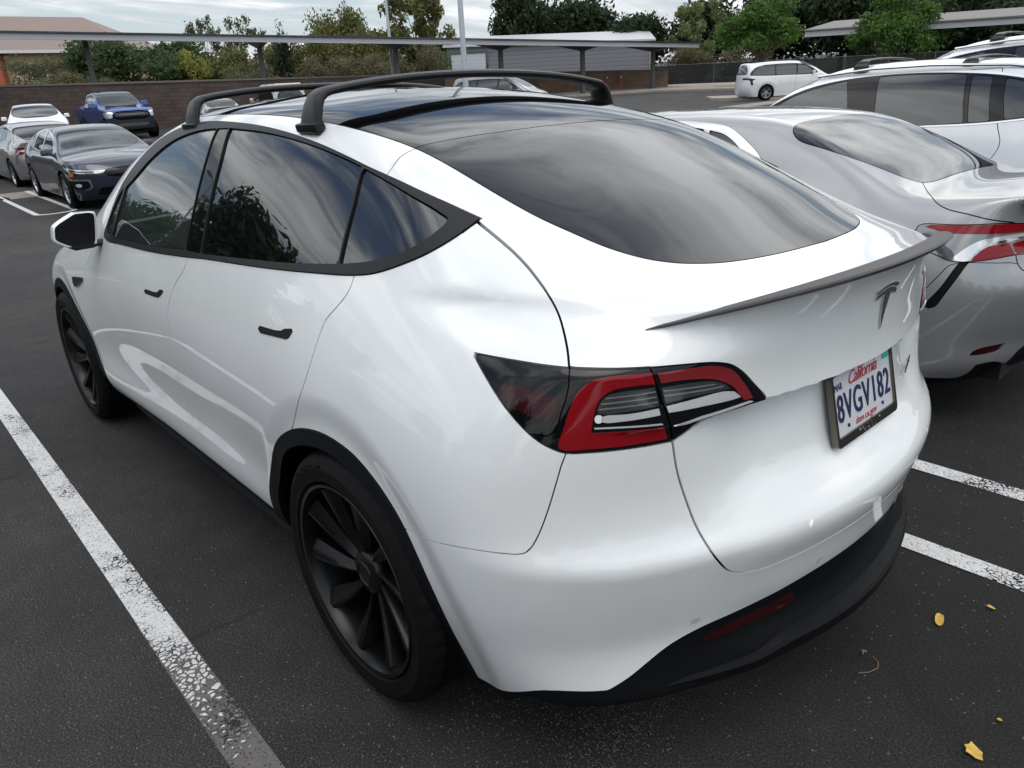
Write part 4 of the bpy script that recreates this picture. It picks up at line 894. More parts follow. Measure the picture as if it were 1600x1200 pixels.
def civic_spec(paint_,label,name='navy_sedan',seatm=M_INTL,glassm=None):
    gm=glassm or M_GL_W
    D_=[(2.38,.965,1),(2.05,1.135),(1.75,1.27),(1.42,1.345),(1.05,1.362),(.7,1.33),(.35,1.24),(.08,1.11),(.05,1.06,1),(.45,1.0),(1.0,.965),(1.8,.94),(2.3,.93,1)]
    rf=[(2.17,.965,1),(1.98,1.10),(1.70,1.245),(1.42,1.312),(1.25,1.33,1),(1.23,1.1),(1.22,.98,1),(1.8,.96)]
    rr=[(1.16,1.333,1),(1.0,1.335),(.7,1.305),(.58,1.28,1),(.50,1.14),(.46,1.03,1),(.8,1.0),(1.14,.985,1)]
    RG=[(.30,-.1,1),(.30,0),(.30,.3),(.32,.52),(.26,.60),(0,.64),(-.3,.62),(-.48,.56),(-.52,.4),(-.54,0),(-.54,-.1,1)]
    WS=[(2.70,-.1,1),(2.70,0),(2.66,.3),(2.48,.60),(2.36,.68),(2.05,.665),(1.72,.60),(1.69,.4),(1.70,0),(1.70,-.1,1)]
    q=('front',2.5)
    cuts=[('rear_window','xy',RG,gm,.002,.001,'up',True,False),('windscreen','xy',WS,gm,.002,.001,'up',True,False)]+glass_set(D_,[(rf,gm),(rr,gm)],M_CHR if paint_ is M_NAVYP else M_TRIM)
    cuts+=[('headlamp',q,[(.27,.695),(.36,.70),(.62,.725),(.88,.77),(.95,.79),(.90,.74),(.80,.695),(.62,.665),(.40,.648),(.30,.66)],M_CLEAR,.001,.001,'front',True,True),
      ('grille',q,[(-.2,.735,1),(0,.735),(.15,.725),(.27,.70),(.30,.655),(.24,.59),(.12,.565),(0,.56),(-.2,.56,1)],M_GBLK,.001,-.004,'front',True,False),
      ('fog_lamp_surround',q,[(.50,.52,1),(.80,.53,1),(.90,.50),(.86,.40,1),(.56,.385,1),(.50,.42)],M_CLAD,.001,-.012,'front',True,True),
      ('lower_intake',q,[(-.2,.40,1),(.36,.40,1),(.44,.26,1),(-.2,.25,1)],M_CLAD,.001,-.02,'front',True,False),
      ('tail_lamp',('rear',-.1),[(.95,.92),(.80,.97),(.45,.99),(.42,.90),(.5,.78),(.62,.80),(.66,.88),(.80,.87)],M_RED,.001,.002,'rear',True,True),
      ('side_marker','xz',[(3.13,.665),(3.25,.66),(3.245,.615),(3.14,.625)],M_AMB,.001,.002,'side',True,True),
      ('door','xz',[(2.28,.28,1),(2.30,.6),(2.28,.95,1),(1.18,.98,1),(1.15,.8),(1.17,.28,1)],paint_,.002,0,'side',True,True),
      ('door','xz',[(1.155,.28,1),(1.135,.8),(1.16,.98,1),(.15,1.03,1),(.20,.90),(.38,.70),(.44,.5),(.46,.28,1)],paint_,.002,0,'side',True,True)]
    over=[('fog_chrome',q,[(.47,.555,1),(.86,.57,1),(.86,.545,1),(.51,.527,1),(.49,.42),(.56,.385),(.57,.37),(.47,.40)],M_CHR,.006,'front'),
          ('lamp_insert',q,[(.40,.685),(.62,.705),(.80,.735),(.78,.70),(.62,.68),(.42,.662)],M_GREYL,.002,'front'),
          ('fog_lamp',q,[(.60,.455),(.63,.48),(.68,.48),(.71,.455),(.68,.425),(.63,.425)],M_CLEAR,.004,'front')]
    return dict(name=name,label=label,cat='car',field=F_CIV,h=.022,wb=2.70,R=.325,x=(-1.05,3.7),top=1.46,paint=paint_,cuts=cuts,over=over,lines=[('xy',[(3.50,-.05),(3.48,.3),(3.35,.58),(3.1,.70),(2.75,.72)],.0025,'up')],mirror=(2.12,.83,1.0),msc=.95,seat=(1.3,0),seatm=seatm)
TALL_PROF=[(.10,.92),(.25,.95),(.4,.975),(.6,.995),(.8,1.0),(.95,.985),(1.08,.955),(1.2,.905),(1.32,.85),(1.45,.785),(1.58,.70),(1.68,.60),(1.8,.48)]
M_BRT=mat('bright_trim',(.85,.86,.87),.3,.7)
F_SUV=CarField(zc=[(-1.05,1.20),(-.9,1.26),(-.6,1.42),(-.2,1.585),(.3,1.685),(.9,1.735),(1.5,1.745),(1.95,1.69),(2.35,1.50),(2.75,1.25),(3.10,1.13),(3.5,1.06),(3.75,.92),(3.9,.80)],
  W=[(-1.0,.85),(-.6,.93),(0,.99),(.6,1),(2.2,1),(2.9,.99),(3.4,.94),(3.8,.82)],prof=TALL_PROF,
  xr=[(.1,-.8),(.3,-.95),(.6,-1.02),(.9,-1.0),(1.1,-1.0),(1.25,-1.0),(1.5,-.85),(1.7,-.7)],xf=[(.1,3.55),(.3,3.72),(.6,3.78),(.8,3.76),(.95,3.6),(1.1,3.4)],ww=.99,pr=(.25,.2),pf=(.28,.2),crown=.09,k=(.14,.2,.10),wb=2.96,wc=.375,sh=1)
def suv_spec(label):
    D_=[(2.78,1.195,1),(2.45,1.40),(2.1,1.555),(1.75,1.625),(1.3,1.650),(.8,1.635),(.4,1.59),(.05,1.51),(-.3,1.39),(-.42,1.335,1),(-.1,1.275),(.3,1.225),(.55,1.205),(1.2,1.19),(2.2,1.175)]
    rf=[(2.62,1.21,1),(2.35,1.40),(2.05,1.525),(1.75,1.59),(1.70,1.60,1),(1.62,1.4),(1.57,1.205,1),(2.2,1.20)]
    rr=[(1.42,1.615,1),(1.2,1.62),(.8,1.605),(.70,1.595,1),(.66,1.4),(.61,1.225,1),(1.0,1.205),(1.33,1.205,1),(1.37,1.4)]
    r2=[(.655,1.59,1),(.50,1.57,1),(.47,1.4),(.42,1.235,1),(.575,1.225,1),(.62,1.4)]
    rq=[(.40,1.555,1),(.05,1.475),(-.25,1.375),(-.33,1.335,1),(-.1,1.295),(.32,1.245,1),(.37,1.4)]
    RG=[(-.35,-.1,1),(-.35,.5),(-.45,.62),(-.75,.66),(-.88,.6),(-.92,.3),(-.93,-.1,1)]
    WS=[(2.98,-.1,1),(2.97,.3),(2.83,.62),(2.65,.72),(2.3,.70),(2.0,.65),(1.98,.4),(1.97,-.1,1)]
    cuts=[('rear_window','xy',RG,M_GL_P,.002,.001,'up',True,False),('windscreen','xy',WS,M_GL_W,.002,.001,'up',True,False)]
    cuts+=[('window_glass','xz',p,m,.0018,-.003,'side',True,True) for p,m in ((rf,M_GL_F),(rr,M_GL_P),(r2,M_GL_P),(rq,M_GL_P))]
    inner=[(a,b) for a,b in [(2.70,1.205),(2.42,1.385),(2.09,1.535),(1.75,1.603),(1.3,1.628),(.8,1.613),(.4,1.568),(.05,1.488),(-.28,1.378),(-.36,1.335),(-.1,1.290),(.3,1.240),(.55,1.220),(1.2,1.203),(2.2,1.19)]]
    cuts+=[('window_trim','xz',inner,M_GBLK,.001,-.001,'side',True,True),('chrome_strip','xz',D_,M_BRT,.001,.002,'side',True,True),
      ('tail_lamp',('rear',-.1),[(1.0,.95),(.8,1.02),(.4,1.02),(.4,.93),(.8,.90)],M_RED,.001,.002,'rear',True,True),
      ('headlamp',('front',2.6),[(.5,.90),(.8,.95),(1.0,.97),(.9,.90),(.6,.83)],M_CLEAR,.001,.002,'front',True,True),
      ('door','xz',[(2.70,.34,1),(2.72,.8),(2.70,1.20,1),(1.58,1.20,1),(1.48,1.0),(1.5,.34,1)],M_WHITE2,.003,0,'side',True,True),
      ('door','xz',[(1.485,.34,1),(1.465,1.0),(1.50,1.62,1),(.46,1.63,1),(.385,1.40),(.36,1.22),(.30,1.06),(.36,.92),(.47,.78),(.52,.6),(.55,.34,1)],M_WHITE2,.003,0,'side',True,True)]
    sp=dict(name='tall_crossover',label=label,cat='car',field=F_SUV,h=.02,wb=2.96,R=.375,x=(-1.05,3.85),top=1.78,paint=M_WHITE2,cuts=cuts,lines=[],mirror=(2.4,.95,1.22),seat=(1.55,.22),seatm=M_INT)
    return sp
def add_rails(root,bars=(1.55,.45),zt=1.70,yh=.60,w=.0):
    for s in (1,-1):
        q=MB(); q.tube([(2.0,s*(yh+.045),zt-.055),(1.5,s*(yh+.035),zt-.015),(1.0,s*(yh+.035),zt-.015),(.4,s*(yh+.045),zt-.05),(-.2,s*(yh+.055),zt-.145)],.012,8); q.build('roof_ditch',M_CHR,root)
    for x in bars:
        z=zt+(-.012 if x>1 else -.05); V=[];k=10
        S=[(-.61,z-.02,.075,.014),(-.60,z+.03,.065,.014),(-.57,z+.06,.052,.012),(-.5,z+.078,.045,.010),(-.25,z+.092,.042,.009),(0,z+.096,.042,.009),(.25,z+.092,.042,.009),(.5,z+.078,.045,.010),(.57,z+.06,.052,.012),(.60,z+.03,.065,.014),(.61,z-.02,.075,.014)]
        for i,(y,zz_,w_,h_) in enumerate(S):
            t=[80,65,35,12,3,0,-3,-12,-35,-65,-80][i]; t=rad(-t)
            for j in range(k):
                u=2*math.pi*j/k; V.append((x+w_*math.cos(u),y-math.sin(t)*h_*math.sin(u),zz_+math.cos(t)*h_*math.sin(u)))
        F=[(i*k+j,(i+1)*k+j,(i+1)*k+(j+1)%k,i*k+(j+1)%k) for i in range(len(S)-1) for j in range(k)]
        b=MB(); b.add(V,F); b.build('roof_bar',M_BAR,root)
F_VAN=CarField(zc=[(-1.1,1.15),(-.98,1.45),(-.85,1.64),(-.6,1.715),(.2,1.75),(1.2,1.755),(1.8,1.71),(2.3,1.54),(2.75,1.30),(3.1,1.12),(3.6,.95),(3.85,.80)],
  W=[(-1.0,.90),(-.6,.96),(0,.995),(.6,1),(2.2,1),(2.9,.99),(3.4,.94),(3.8,.82)],prof=TALL_PROF,
  xr=[(.1,-.85),(.3,-1.0),(.6,-1.08),(.9,-1.06),(1.15,-1.04),(1.5,-.93),(1.7,-.82)],xf=[(.1,3.6),(.3,3.78),(.6,3.84),(.8,3.8),(1.0,3.5)],ww=.99,pr=(.2,.15),pf=(.28,.2),crown=.07,k=(.14,.2,.09),wb=3.06,wc=.35,sh=1)
def van_spec(paint_,label,name,field=F_VAN,wb=3.06,glass=None,rim='silver',R=.35):
    D_=[(2.60,1.16,1),(2.35,1.38),(2.05,1.52),(1.7,1.60),(1.2,1.63),(.4,1.625),(-.2,1.59),(-.55,1.49),(-.80,1.27),(-.82,1.16,1),(0,1.12),(1.0,1.11),(2.2,1.10)]
    rf=[(2.42,1.14,1),(2.2,1.36),(1.95,1.50),(1.62,1.57,1),(1.55,1.13,1)]; rr=[(1.52,1.585,1),(1.2,1.60),(.5,1.60,1),(.46,1.145,1),(1.48,1.13,1)]; rq=[(.44,1.60,1),(-.2,1.56),(-.5,1.455),(-.72,1.26),(-.75,1.18,1),(.40,1.15,1)]
    RG=[(.95,1.12,1),(.9,1.2),(.6,1.55),(.3,1.6),(-.3,1.6,1),(-.3,1.12,1)]
    g=glass or M_GL_P
    cuts=[('window_glass','xz',p,m,.002,-.003,'side',True,True) for p,m in ((rf,M_GL_F),(rr,g),(rq,g))]+[('window_trim','xz',D_,M_GBLK,.001,-.001,'side',True,True),
      ('windscreen','xy',[(2.90,-.1,1),(2.90,.3),(2.72,.66),(2.50,.76),(2.1,.74),(1.78,.66),(1.76,.4),(1.75,-.1,1)],M_GL_W,.002,.001,'up',True,False),
      ('rear_window',('rear',-.1),[(-.2,1.62,1),(.35,1.62),(.52,1.5),(.58,1.25),(.5,1.2),(-.2,1.2,1)],g,.002,.001,'rear',True,False),
      ('tail_lamp',('rear',-.1),[(.93,.98),(.75,1.03),(.35,1.04),(.35,.98),(.72,.94),(.80,.72),(.86,.74),(.84,.93)],M_REDD,.001,.002,'rear',True,True),
      ('headlamp',('front',2.6),[(.45,.80),(.8,.90),(1.0,.95),(.9,.86),(.55,.74)],M_CLEAR,.001,.002,'front',True,True),
      ('grille',('front',2.6),[(-.2,.80,1),(.42,.78),(.5,.5),(.4,.3),(-.2,.3,1)],M_GBLK,.001,-.006,'front',True,False),
      ('door','xz',[(2.50,.34,1),(2.54,.8),(2.50,1.14,1),(1.50,1.12,1),(1.44,.8),(1.46,.34,1)],paint_,.003,0,'side',True,True),
      ('door','xz',[(1.425,.34,1),(1.405,.8),(1.46,1.12,1),(.42,1.15,1),(.40,.9),(.48,.6),(.50,.34,1)],paint_,.003,0,'side',True,True)]
    return dict(name=name,label=label,cat='car',field=field,h=.03,wb=wb,R=R,x=(-1.15,3.9),top=1.8,paint=paint_,cuts=cuts,lines=[],mirror=(2.3,.96,1.2),seat=(1.5,.25),seatm=M_INT,rim=rim)
F_TRK=CarField(zc=[(-1.3,1.36),(-.6,1.37),(.3,1.375),(.62,1.38),(.70,1.50),(.80,1.80),(.95,1.91),(1.4,1.955),(1.9,1.955),(2.2,1.91),(2.6,1.66),(3.0,1.38),(3.25,1.33),(3.9,1.29),(4.25,1.22),(4.4,1.10)],
  W=[(-1.3,.98),(0,1),(3.6,1),(4.1,.98),(4.4,.93)],prof=[(.1,.86),(.35,.90),(.5,.93),(.7,.95),(.95,.975),(1.1,.985),(1.25,.97),(1.35,.935),(1.45,.885),(1.6,.83),(1.75,.775),(1.88,.72),(2.0,.60)],
  xr=[(.2,-1.25),(.6,-1.3),(1.2,-1.3),(1.5,-1.28),(2,-1.2)],xf=[(.2,4.25),(.45,4.38),(.7,4.44),(1.0,4.46),(1.2,4.42),(1.35,4.3),(1.5,4.1)],ww=1.02,pr=(.06,.05),pf=(.10,.12),crown=.05,k=(.06,.10,.06),zlo=.42,wb=3.71,wc=.43,sh=0)
def truck_spec():
    D_=[(2.98,1.27,1),(2.6,1.55),(2.25,1.75),(1.9,1.84),(1.3,1.845),(.95,1.82,1),(.86,1.27,1)]
    rf=[(2.84,1.29,1),(2.5,1.56),(2.2,1.72),(1.95,1.79),(1.93,1.29,1)]; rr=[(1.87,1.80,1),(1.05,1.79,1),(.96,1.29,1),(1.85,1.29,1)]
    q=('front',3.4)
    cuts=[('window_glass','xz',rf,M_GL_F,.002,-.003,'side',True,True),('window_glass','xz',rr,M_GL_P,.002,-.003,'side',True,True),('window_trim','xz',D_,M_TRIM,.001,-.001,'side',True,True),
      ('windscreen','xy',[(3.05,-.1,1),(3.05,.35),(2.95,.68),(2.78,.80),(2.5,.78),(2.24,.72),(2.22,.5),(2.21,-.1,1)],M_GL_W,.002,.001,'up',True,False),
      ('grille',q,[(-.2,1.16,1),(.42,1.16),(.55,1.10),(.57,.92),(.48,.84),(-.2,.83,1)],M_GBLK,.002,-.03,'front',True,False),
      ('headlamp',q,[(.57,1.14),(.80,1.15),(.98,1.12),(.95,.96),(.80,.91),(.60,.92)],M_CLEAR,.002,-.004,'front',True,True),
      ('front_bumper',q,[(-.2,.82,1),(.55,.82),(.9,.84,1),(1.15,.80,1),(1.1,.4,1),(-.2,.4,1)],M_DGREY,.002,.03,'front',True,False),
      ('door','xz',[(2.86,.55,1),(2.88,1.0),(2.92,1.25,1),(1.92,1.25,1),(1.90,.55,1)],M_BLUEP,.003,0,'side',True,True),
      ('door','xz',[(1.88,.55,1),(1.90,1.25,1),(.93,1.25,1),(.90,1.0),(.92,.55,1)],M_BLUEP,.003,0,'side',True,True)]
    return dict(over=[('grille_bar',q,[(-.2,1.05,1),(.5,1.03),(.5,.96),(-.2,.97,1)],M_DGREY,.02,'front'),('skid_plate',q,[(-.2,.66,1),(.42,.67),(.5,.60),(.44,.56),(-.2,.56,1)],M_CHR,.034,'front')],name='pickup_truck',label='blue crew cab pickup truck facing us in front of the dark block wall',cat='pickup truck',field=F_TRK,h=.032,wb=3.71,R=.43,rr=.23,tw=.30,x=(-1.35,4.5),top=2.0,paint=M_BLUEP,cuts=cuts,lines=[('xz',[(.80,.6),(.80,1.37)],.006,'side')],mirror=(2.72,.99,1.42),msc=1.7,seat=(1.9,.45),seatm=M_INT,rim='black',tr=.92)
F_JEEP=CarField(zc=[(-1.0,1.5),(-.9,1.80),(-.6,1.88),(.2,1.90),(1.2,1.90),(1.55,1.86),(1.8,1.60),(2.05,1.30),(2.3,1.24),(3.2,1.20),(3.5,1.14)],W=[(-1,.97),(0,1),(2.5,1),(3.4,.95)],prof=[(.1,.86),(.4,.93),(.8,.97),(1.1,.96),(1.2,.93),(1.5,.86),(1.8,.78),(1.95,.70)],
 xr=[(.2,-.9),(.6,-.98),(1.2,-.96),(1.8,-.88)],xf=[(.2,3.4),(.5,3.5),(.9,3.52),(1.1,3.45),(1.3,3.3)],ww=.94,pr=(.06,.05),pf=(.12,.1),crown=.04,k=(.07,.1,.07),zlo=.35,wb=2.9,wc=.40,sh=0)
# ---------------------------------------------------------------- ground shape and car placing
FH=np.array([math.cos(YAW),math.sin(YAW)])
def gz(x,y):
    """height of the pavement: level around the stalls, then a gentle rise away from us"""
    d=(np.asarray(x)-CAMP[0])*FH[0]+(np.asarray(y)-CAMP[1])*FH[1]; t=np.clip((d-10)/4,0,1)
    return .04*np.where(d<14,2.0*t*t*1.0,d-12.0)
def put(root,x,y,deg,dz=0.0):
    z=float(gz(x,y)); h=rad(deg); e=1.0
    gx=float(gz(x+e*math.cos(h),y+e*math.sin(h))-gz(x-e*math.cos(h),y-e*math.sin(h)))/(2*e)
    gy=float(gz(x-e*math.sin(h),y+e*math.cos(h))-gz(x+e*math.sin(h),y-e*math.cos(h)))/(2*e)
    root.rotation_euler=(math.atan(gy),-math.atan(gx),h); root.location=(x,y,z+dz); return root
def front_at(x,y,deg,back): return x-back*math.cos(rad(deg)),y-back*math.sin(rad(deg))
# ---------------------------------------------------------------- ground, markings
def asphalt():
    m=mat('asphalt',(.05,.05,.05),.85,spec=.35); n,l,b=nodes(m)
    big=noise(m,.55,5,rough=.6); mid=noise(m,7,5); fine=noise(m,170,3,rough=.7); vf=noise(m,420,2)
    c=ramp(m,fine,[(.32,(.008,.008,.008)),(.47,(.024,.024,.024)),(.60,(.056,.055,.053)),(.74,(.19,.185,.175))])
    tint=ramp(m,big,[(.32,(.60,.60,.61)),(.52,(.92,.92,.91)),(.68,(1.25,1.18,1.08))]); c=mixc(m,1.0,c,tint,'MULTIPLY')
    t2=ramp(m,mid,[(.30,(.80,.80,.82)),(.7,(1.10,1.08,1.04))]); c=mixc(m,1.0,c,t2,'MULTIPLY')
    # darker towards the right-hand side, lighter on the left
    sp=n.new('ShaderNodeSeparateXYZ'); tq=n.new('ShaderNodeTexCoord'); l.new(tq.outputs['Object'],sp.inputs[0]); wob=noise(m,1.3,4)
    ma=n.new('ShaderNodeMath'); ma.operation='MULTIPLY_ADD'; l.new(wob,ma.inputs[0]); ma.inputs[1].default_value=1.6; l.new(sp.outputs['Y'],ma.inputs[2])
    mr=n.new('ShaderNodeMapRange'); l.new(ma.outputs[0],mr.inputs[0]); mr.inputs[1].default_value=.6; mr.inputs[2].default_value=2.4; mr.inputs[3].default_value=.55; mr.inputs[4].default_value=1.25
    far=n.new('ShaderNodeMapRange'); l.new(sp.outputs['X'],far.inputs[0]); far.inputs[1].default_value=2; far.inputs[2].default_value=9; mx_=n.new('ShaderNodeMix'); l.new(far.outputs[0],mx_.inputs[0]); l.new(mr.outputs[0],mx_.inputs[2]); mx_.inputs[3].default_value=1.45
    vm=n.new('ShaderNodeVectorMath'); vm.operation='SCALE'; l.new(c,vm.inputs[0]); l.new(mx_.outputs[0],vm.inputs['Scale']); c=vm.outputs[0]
    # hairline cracks and dark drip stains
    cr=n.new('ShaderNodeTexVoronoi'); cr.feature='DISTANCE_TO_EDGE'; cr.inputs['Scale'].default_value=.42; wv=n.new('ShaderNodeTexNoise'); wv.inputs['Scale'].default_value=2.2; wv.inputs['Detail'].default_value=5; l.new(tq.outputs['Object'],wv.inputs['Vector'])
    wm=n.new('ShaderNodeMix'); wm.data_type='RGBA'; wm.inputs[0].default_value=.16; l.new(tq.outputs['Object'],wm.inputs[6]); l.new(wv.outputs['Color'],wm.inputs[7]); l.new(wm.outputs[2],cr.inputs['Vector'])
    c1=ramp(m,cr.outputs['Distance'],[(.0015,(1,1,1)),(.0045,(0,0,0))]); c2=ramp(m,noise(m,.9,3),[(.52,(0,0,0)),(.58,(1,1,1))]); cm_=mixc(m,1.0,c1,c2,'MULTIPLY'); c=mixc(m,cm_,c,(.012,.012,.012))
    st=ramp(m,noise(m,2.6,2,rough=.4),[(.70,(0,0,0)),(.76,(.55,.55,.55))]); c=mixc(m,st,c,(.012,.012,.013))
    # scattered pale stones
    vo=n.new('ShaderNodeTexVoronoi'); vo.inputs['Scale'].default_value=62; tcn=n.new('ShaderNodeTexCoord'); l.new(tcn.outputs['Object'],vo.inputs['Vector'])
    wn_=n.new('ShaderNodeTexWhiteNoise'); l.new(vo.outputs['Position'],wn_.inputs['Vector'])
    s1=ramp(m,vo.outputs['Distance'],[(.13,(1,1,1)),(.20,(0,0,0))]); s2=ramp(m,wn_.outputs['Value'],[(.85,(0,0,0)),(.90,(1,1,1))])
    mm=n.new('ShaderNodeMix'); mm.data_type='RGBA'; mm.blend_type='MULTIPLY'; mm.inputs[0].default_value=1; l.new(s1,mm.inputs[6]); l.new(s2,mm.inputs[7])
    c=mixc(m,mm.outputs[2],c,(.17,.165,.155)); l.new(c,b.inputs['Base Color'])
    h=n.new('ShaderNodeMath'); h.operation='ADD'; l.new(fine,h.inputs[0]); l.new(vf,h.inputs[1]); bump(m,h.outputs[0],.55,.006)
    return m
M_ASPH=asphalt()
def line_mat(name,col,wear,fade=None):
    m=mat(name,col,.7); n,l,b=nodes(m); tcn=n.new('ShaderNodeTexCoord')
    cl=ramp(m,noise(m,30,4),[(.3,tuple(c*.80 for c in col)),(.7,col)]); l.new(cl,b.inputs['Base Color'])
    vo=n.new('ShaderNodeTexVoronoi'); vo.feature='DISTANCE_TO_EDGE'; vo.inputs['Scale'].default_value=52
    nz=n.new('ShaderNodeTexNoise'); nz.inputs['Scale'].default_value=26; ad=n.new('ShaderNodeMix'); ad.data_type='RGBA'; ad.inputs[0].default_value=.035
    l.new(tcn.outputs['Object'],nz.inputs['Vector']); l.new(tcn.outputs['Object'],ad.inputs[6]); l.new(nz.outputs['Color'],ad.inputs[7]); l.new(ad.outputs[2],vo.inputs['Vector'])
    low=noise(m,4.5,3); pit=noise(m,150,2)
    if fade:                                   # the paint gives out gradually towards one end
        sx_=n.new('ShaderNodeSeparateXYZ'); l.new(tcn.outputs['Object'],sx_.inputs[0]); fr_=n.new('ShaderNodeMapRange'); l.new(sx_.outputs['X'],fr_.inputs[0]); fr_.inputs[1].default_value=fade[0]; fr_.inputs[2].default_value=fade[1]; fr_.inputs[3].default_value=.62; fr_.inputs[4].default_value=0
        a_=n.new('ShaderNodeMath'); a_.operation='ADD'; l.new(low,a_.inputs[0]); l.new(fr_.outputs[0],a_.inputs[1]); low=a_.outputs[0]
    def mt(op,a,b_):
        q=n.new('ShaderNodeMath'); q.operation=op
        for i,v in enumerate((a,b_)):
            if isinstance(v,(int,float)): q.inputs[i].default_value=v
            else: l.new(v,q.inputs[i])
        return q.outputs[0]
    thr=mt('MULTIPLY',mt('MAXIMUM',mt('SUBTRACT',low,.60-wear),0.0),.55)
    a=mt('GREATER_THAN',vo.outputs['Distance'],thr); p=mt('LESS_THAN',pit,.655-wear*.18); al=mt('MULTIPLY',a,p); l.new(al,b.inputs['Alpha'])
    bump(m,noise(m,200,2),.5,.003); return m
M_LINE=line_mat('worn_white_paint',(.66,.67,.66),.14); M_LINE2=line_mat('very_worn_white_paint',(.64,.64,.62),.30); M_OLD=line_mat('old_faded_paint',(.135,.125,.118),.12); M_LINEF=mat('far_white_paint',(.60,.61,.60),.7)
def ground_sheet():
    def ax(lo,hi,fine): 
        a=list(np.arange(fine[0],fine[1]+1e-6,1.0)); 
        q=fine[1]; s=1.5
        while q<hi: q+=s; a.append(min(q,hi)); s*=1.18
        q=fine[0]; s=1.5
        while q>lo: q-=s; a.insert(0,max(q,lo)); s*=1.18
        return a
    xs=ax(-400,1500,(-4,50)); ys=ax(-1500,400,(-70,14)); V=[(x,y,float(gz(x,y))) for x in xs for y in ys]; m=len(ys)
    F=[(i*m+j,(i+1)*m+j,(i+1)*m+j+1,i*m+j+1) for i in range(len(xs)-1) for j in range(m-1)]
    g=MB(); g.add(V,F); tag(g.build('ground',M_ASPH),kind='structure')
ground_sheet()
def strip(name,pts,w,m,dz=.004,n=1,kind='structure'):
    """painted band along ground points"""
    P=[]
    for a,b in zip(pts[:-1],pts[1:]):
        k=max(1,int(math.hypot(b[0]-a[0],b[1]-a[1])/.5))
        for i in range(k): P.append((a[0]+(b[0]-a[0])*i/k,a[1]+(b[1]-a[1])*i/k))
    P.append(pts[-1][:2]); V=[]
    for i,p in enumerate(P):
        a=P[max(i-1,0)]; b=P[min(i+1,len(P)-1)]; dx,dy=b[0]-a[0],b[1]-a[1]; L=math.hypot(dx,dy) or 1; nx,ny=-dy/L*w/2,dx/L*w/2
        for s in (1,-1): x,y=p[0]+nx*s,p[1]+ny*s; V.append((x,y,float(gz(x,y))+dz))
    F=[(2*i,2*i+1,2*i+3,2*i+2) for i in range(len(P)-1)]
    q=MB(); q.add(V,F); o=q.build(name,m); return tag(o,kind=kind)
def hairpin(y0,y1,xe,xb,m):
    """two stall lines joined by a rounded end at xe (open at xb)"""
    s=1 if xe<xb else -1; r=(y1-y0)/2; cy=(y0+y1)/2
    arc=[(xe+s*r*.55-s*r*.55*math.sin(t),cy-r*math.cos(t)) for t in np.linspace(0,math.pi,10)]
    strip('parking_line',[(xb,y0)]+arc+[(xb,y1)],.095,m)
strip('parking_line',[(4.2,1.297),(.02,1.297)],.094,line_mat('fading_white_paint',(.66,.67,.66),.10,(.05,.75))); strip('faded_parking_line',[(.75,1.297),(-2.6,1.297)],.100,M_OLD,.002)
strip('parking_line',[(4.2,1.297)]+[(4.2+.30*math.sin(t),1.587-.29*math.cos(t)) for t in np.linspace(0.1,math.pi,9)]+[(2.4,1.877)],.094,M_LINE)
hairpin(-1.435,-.815,4.6,-2.4,M_LINE)
for k in range(1,5): hairpin(-1.435-2.74*k,-.815-2.74*k,4.6,-1.4,M_LINEF)
for k in range(-2,8): hairpin(-1.56-2.74*k,-.92-2.74*k,14.15,18.6,M_LINEF)
M_CONC=mat('gutter_concrete',(.26,.235,.20),.85); n_,l_,b_=nodes(M_CONC); l_.new(ramp(M_CONC,noise(M_CONC,3,6),[(.3,(.20,.18,.155)),(.7,(.30,.275,.24))]),b_.inputs['Base Color'])
strip('gutter',[(18.6,25),(18.0,-.8),(17.6,-6),(17.5,-45)],1.3,M_CONC,.003)
q=MB()
for i in range(9): q.box((17.6+.0*i,-1.0+.12*i*1.0,float(gz(17.6,-1))+.012),(.55,.05,.012))
tag(q.build('drain_grate',M_DARK,smooth=False),'dark slotted drain grate in the concrete gutter beside the navy sedan','grate')
# kerbed walkway at the far side and a small island
M_WALK=mat('walkway_concrete',(.34,.31,.26),.85); n_,l_,b_=nodes(M_WALK); l_.new(ramp(M_WALK,noise(M_WALK,1.2,6),[(.3,(.26,.235,.19)),(.7,(.38,.345,.29))]),b_.inputs['Base Color'])
def slab_poly(name,pts,h,m,kind='structure',lab=None,cat=None):
    q=MB(); n=len(pts); V=[(x,y,float(gz(x,y))+h) for x,y in pts]+[(x,y,float(gz(x,y))-.3) for x,y in pts]
    q.add(V,[tuple(range(n))]+[(i,n+i,n+(i+1)%n,(i+1)%n) for i in range(n)]); return tag(q.build(name,m,smooth=False),lab,cat,kind=kind)
slab_poly('walkway',[(37.6,-34),(35.9,-40.5),(33.9,-44.0),(29.8,-45.0),(26.4,-44.8),(21.8,-46.8),(5,-52),(8,-60),(33,-57),(40,-55),(42.5,-46),(42.2,-34)],.13,M_WALK)
slab_poly('island_kerb',[(23.2,-35.1),(21.4,-36.5),(12,-38.5),(11,-36.9),(19.4,-33.4),(21.7,-33.4)],.13,M_WALK)
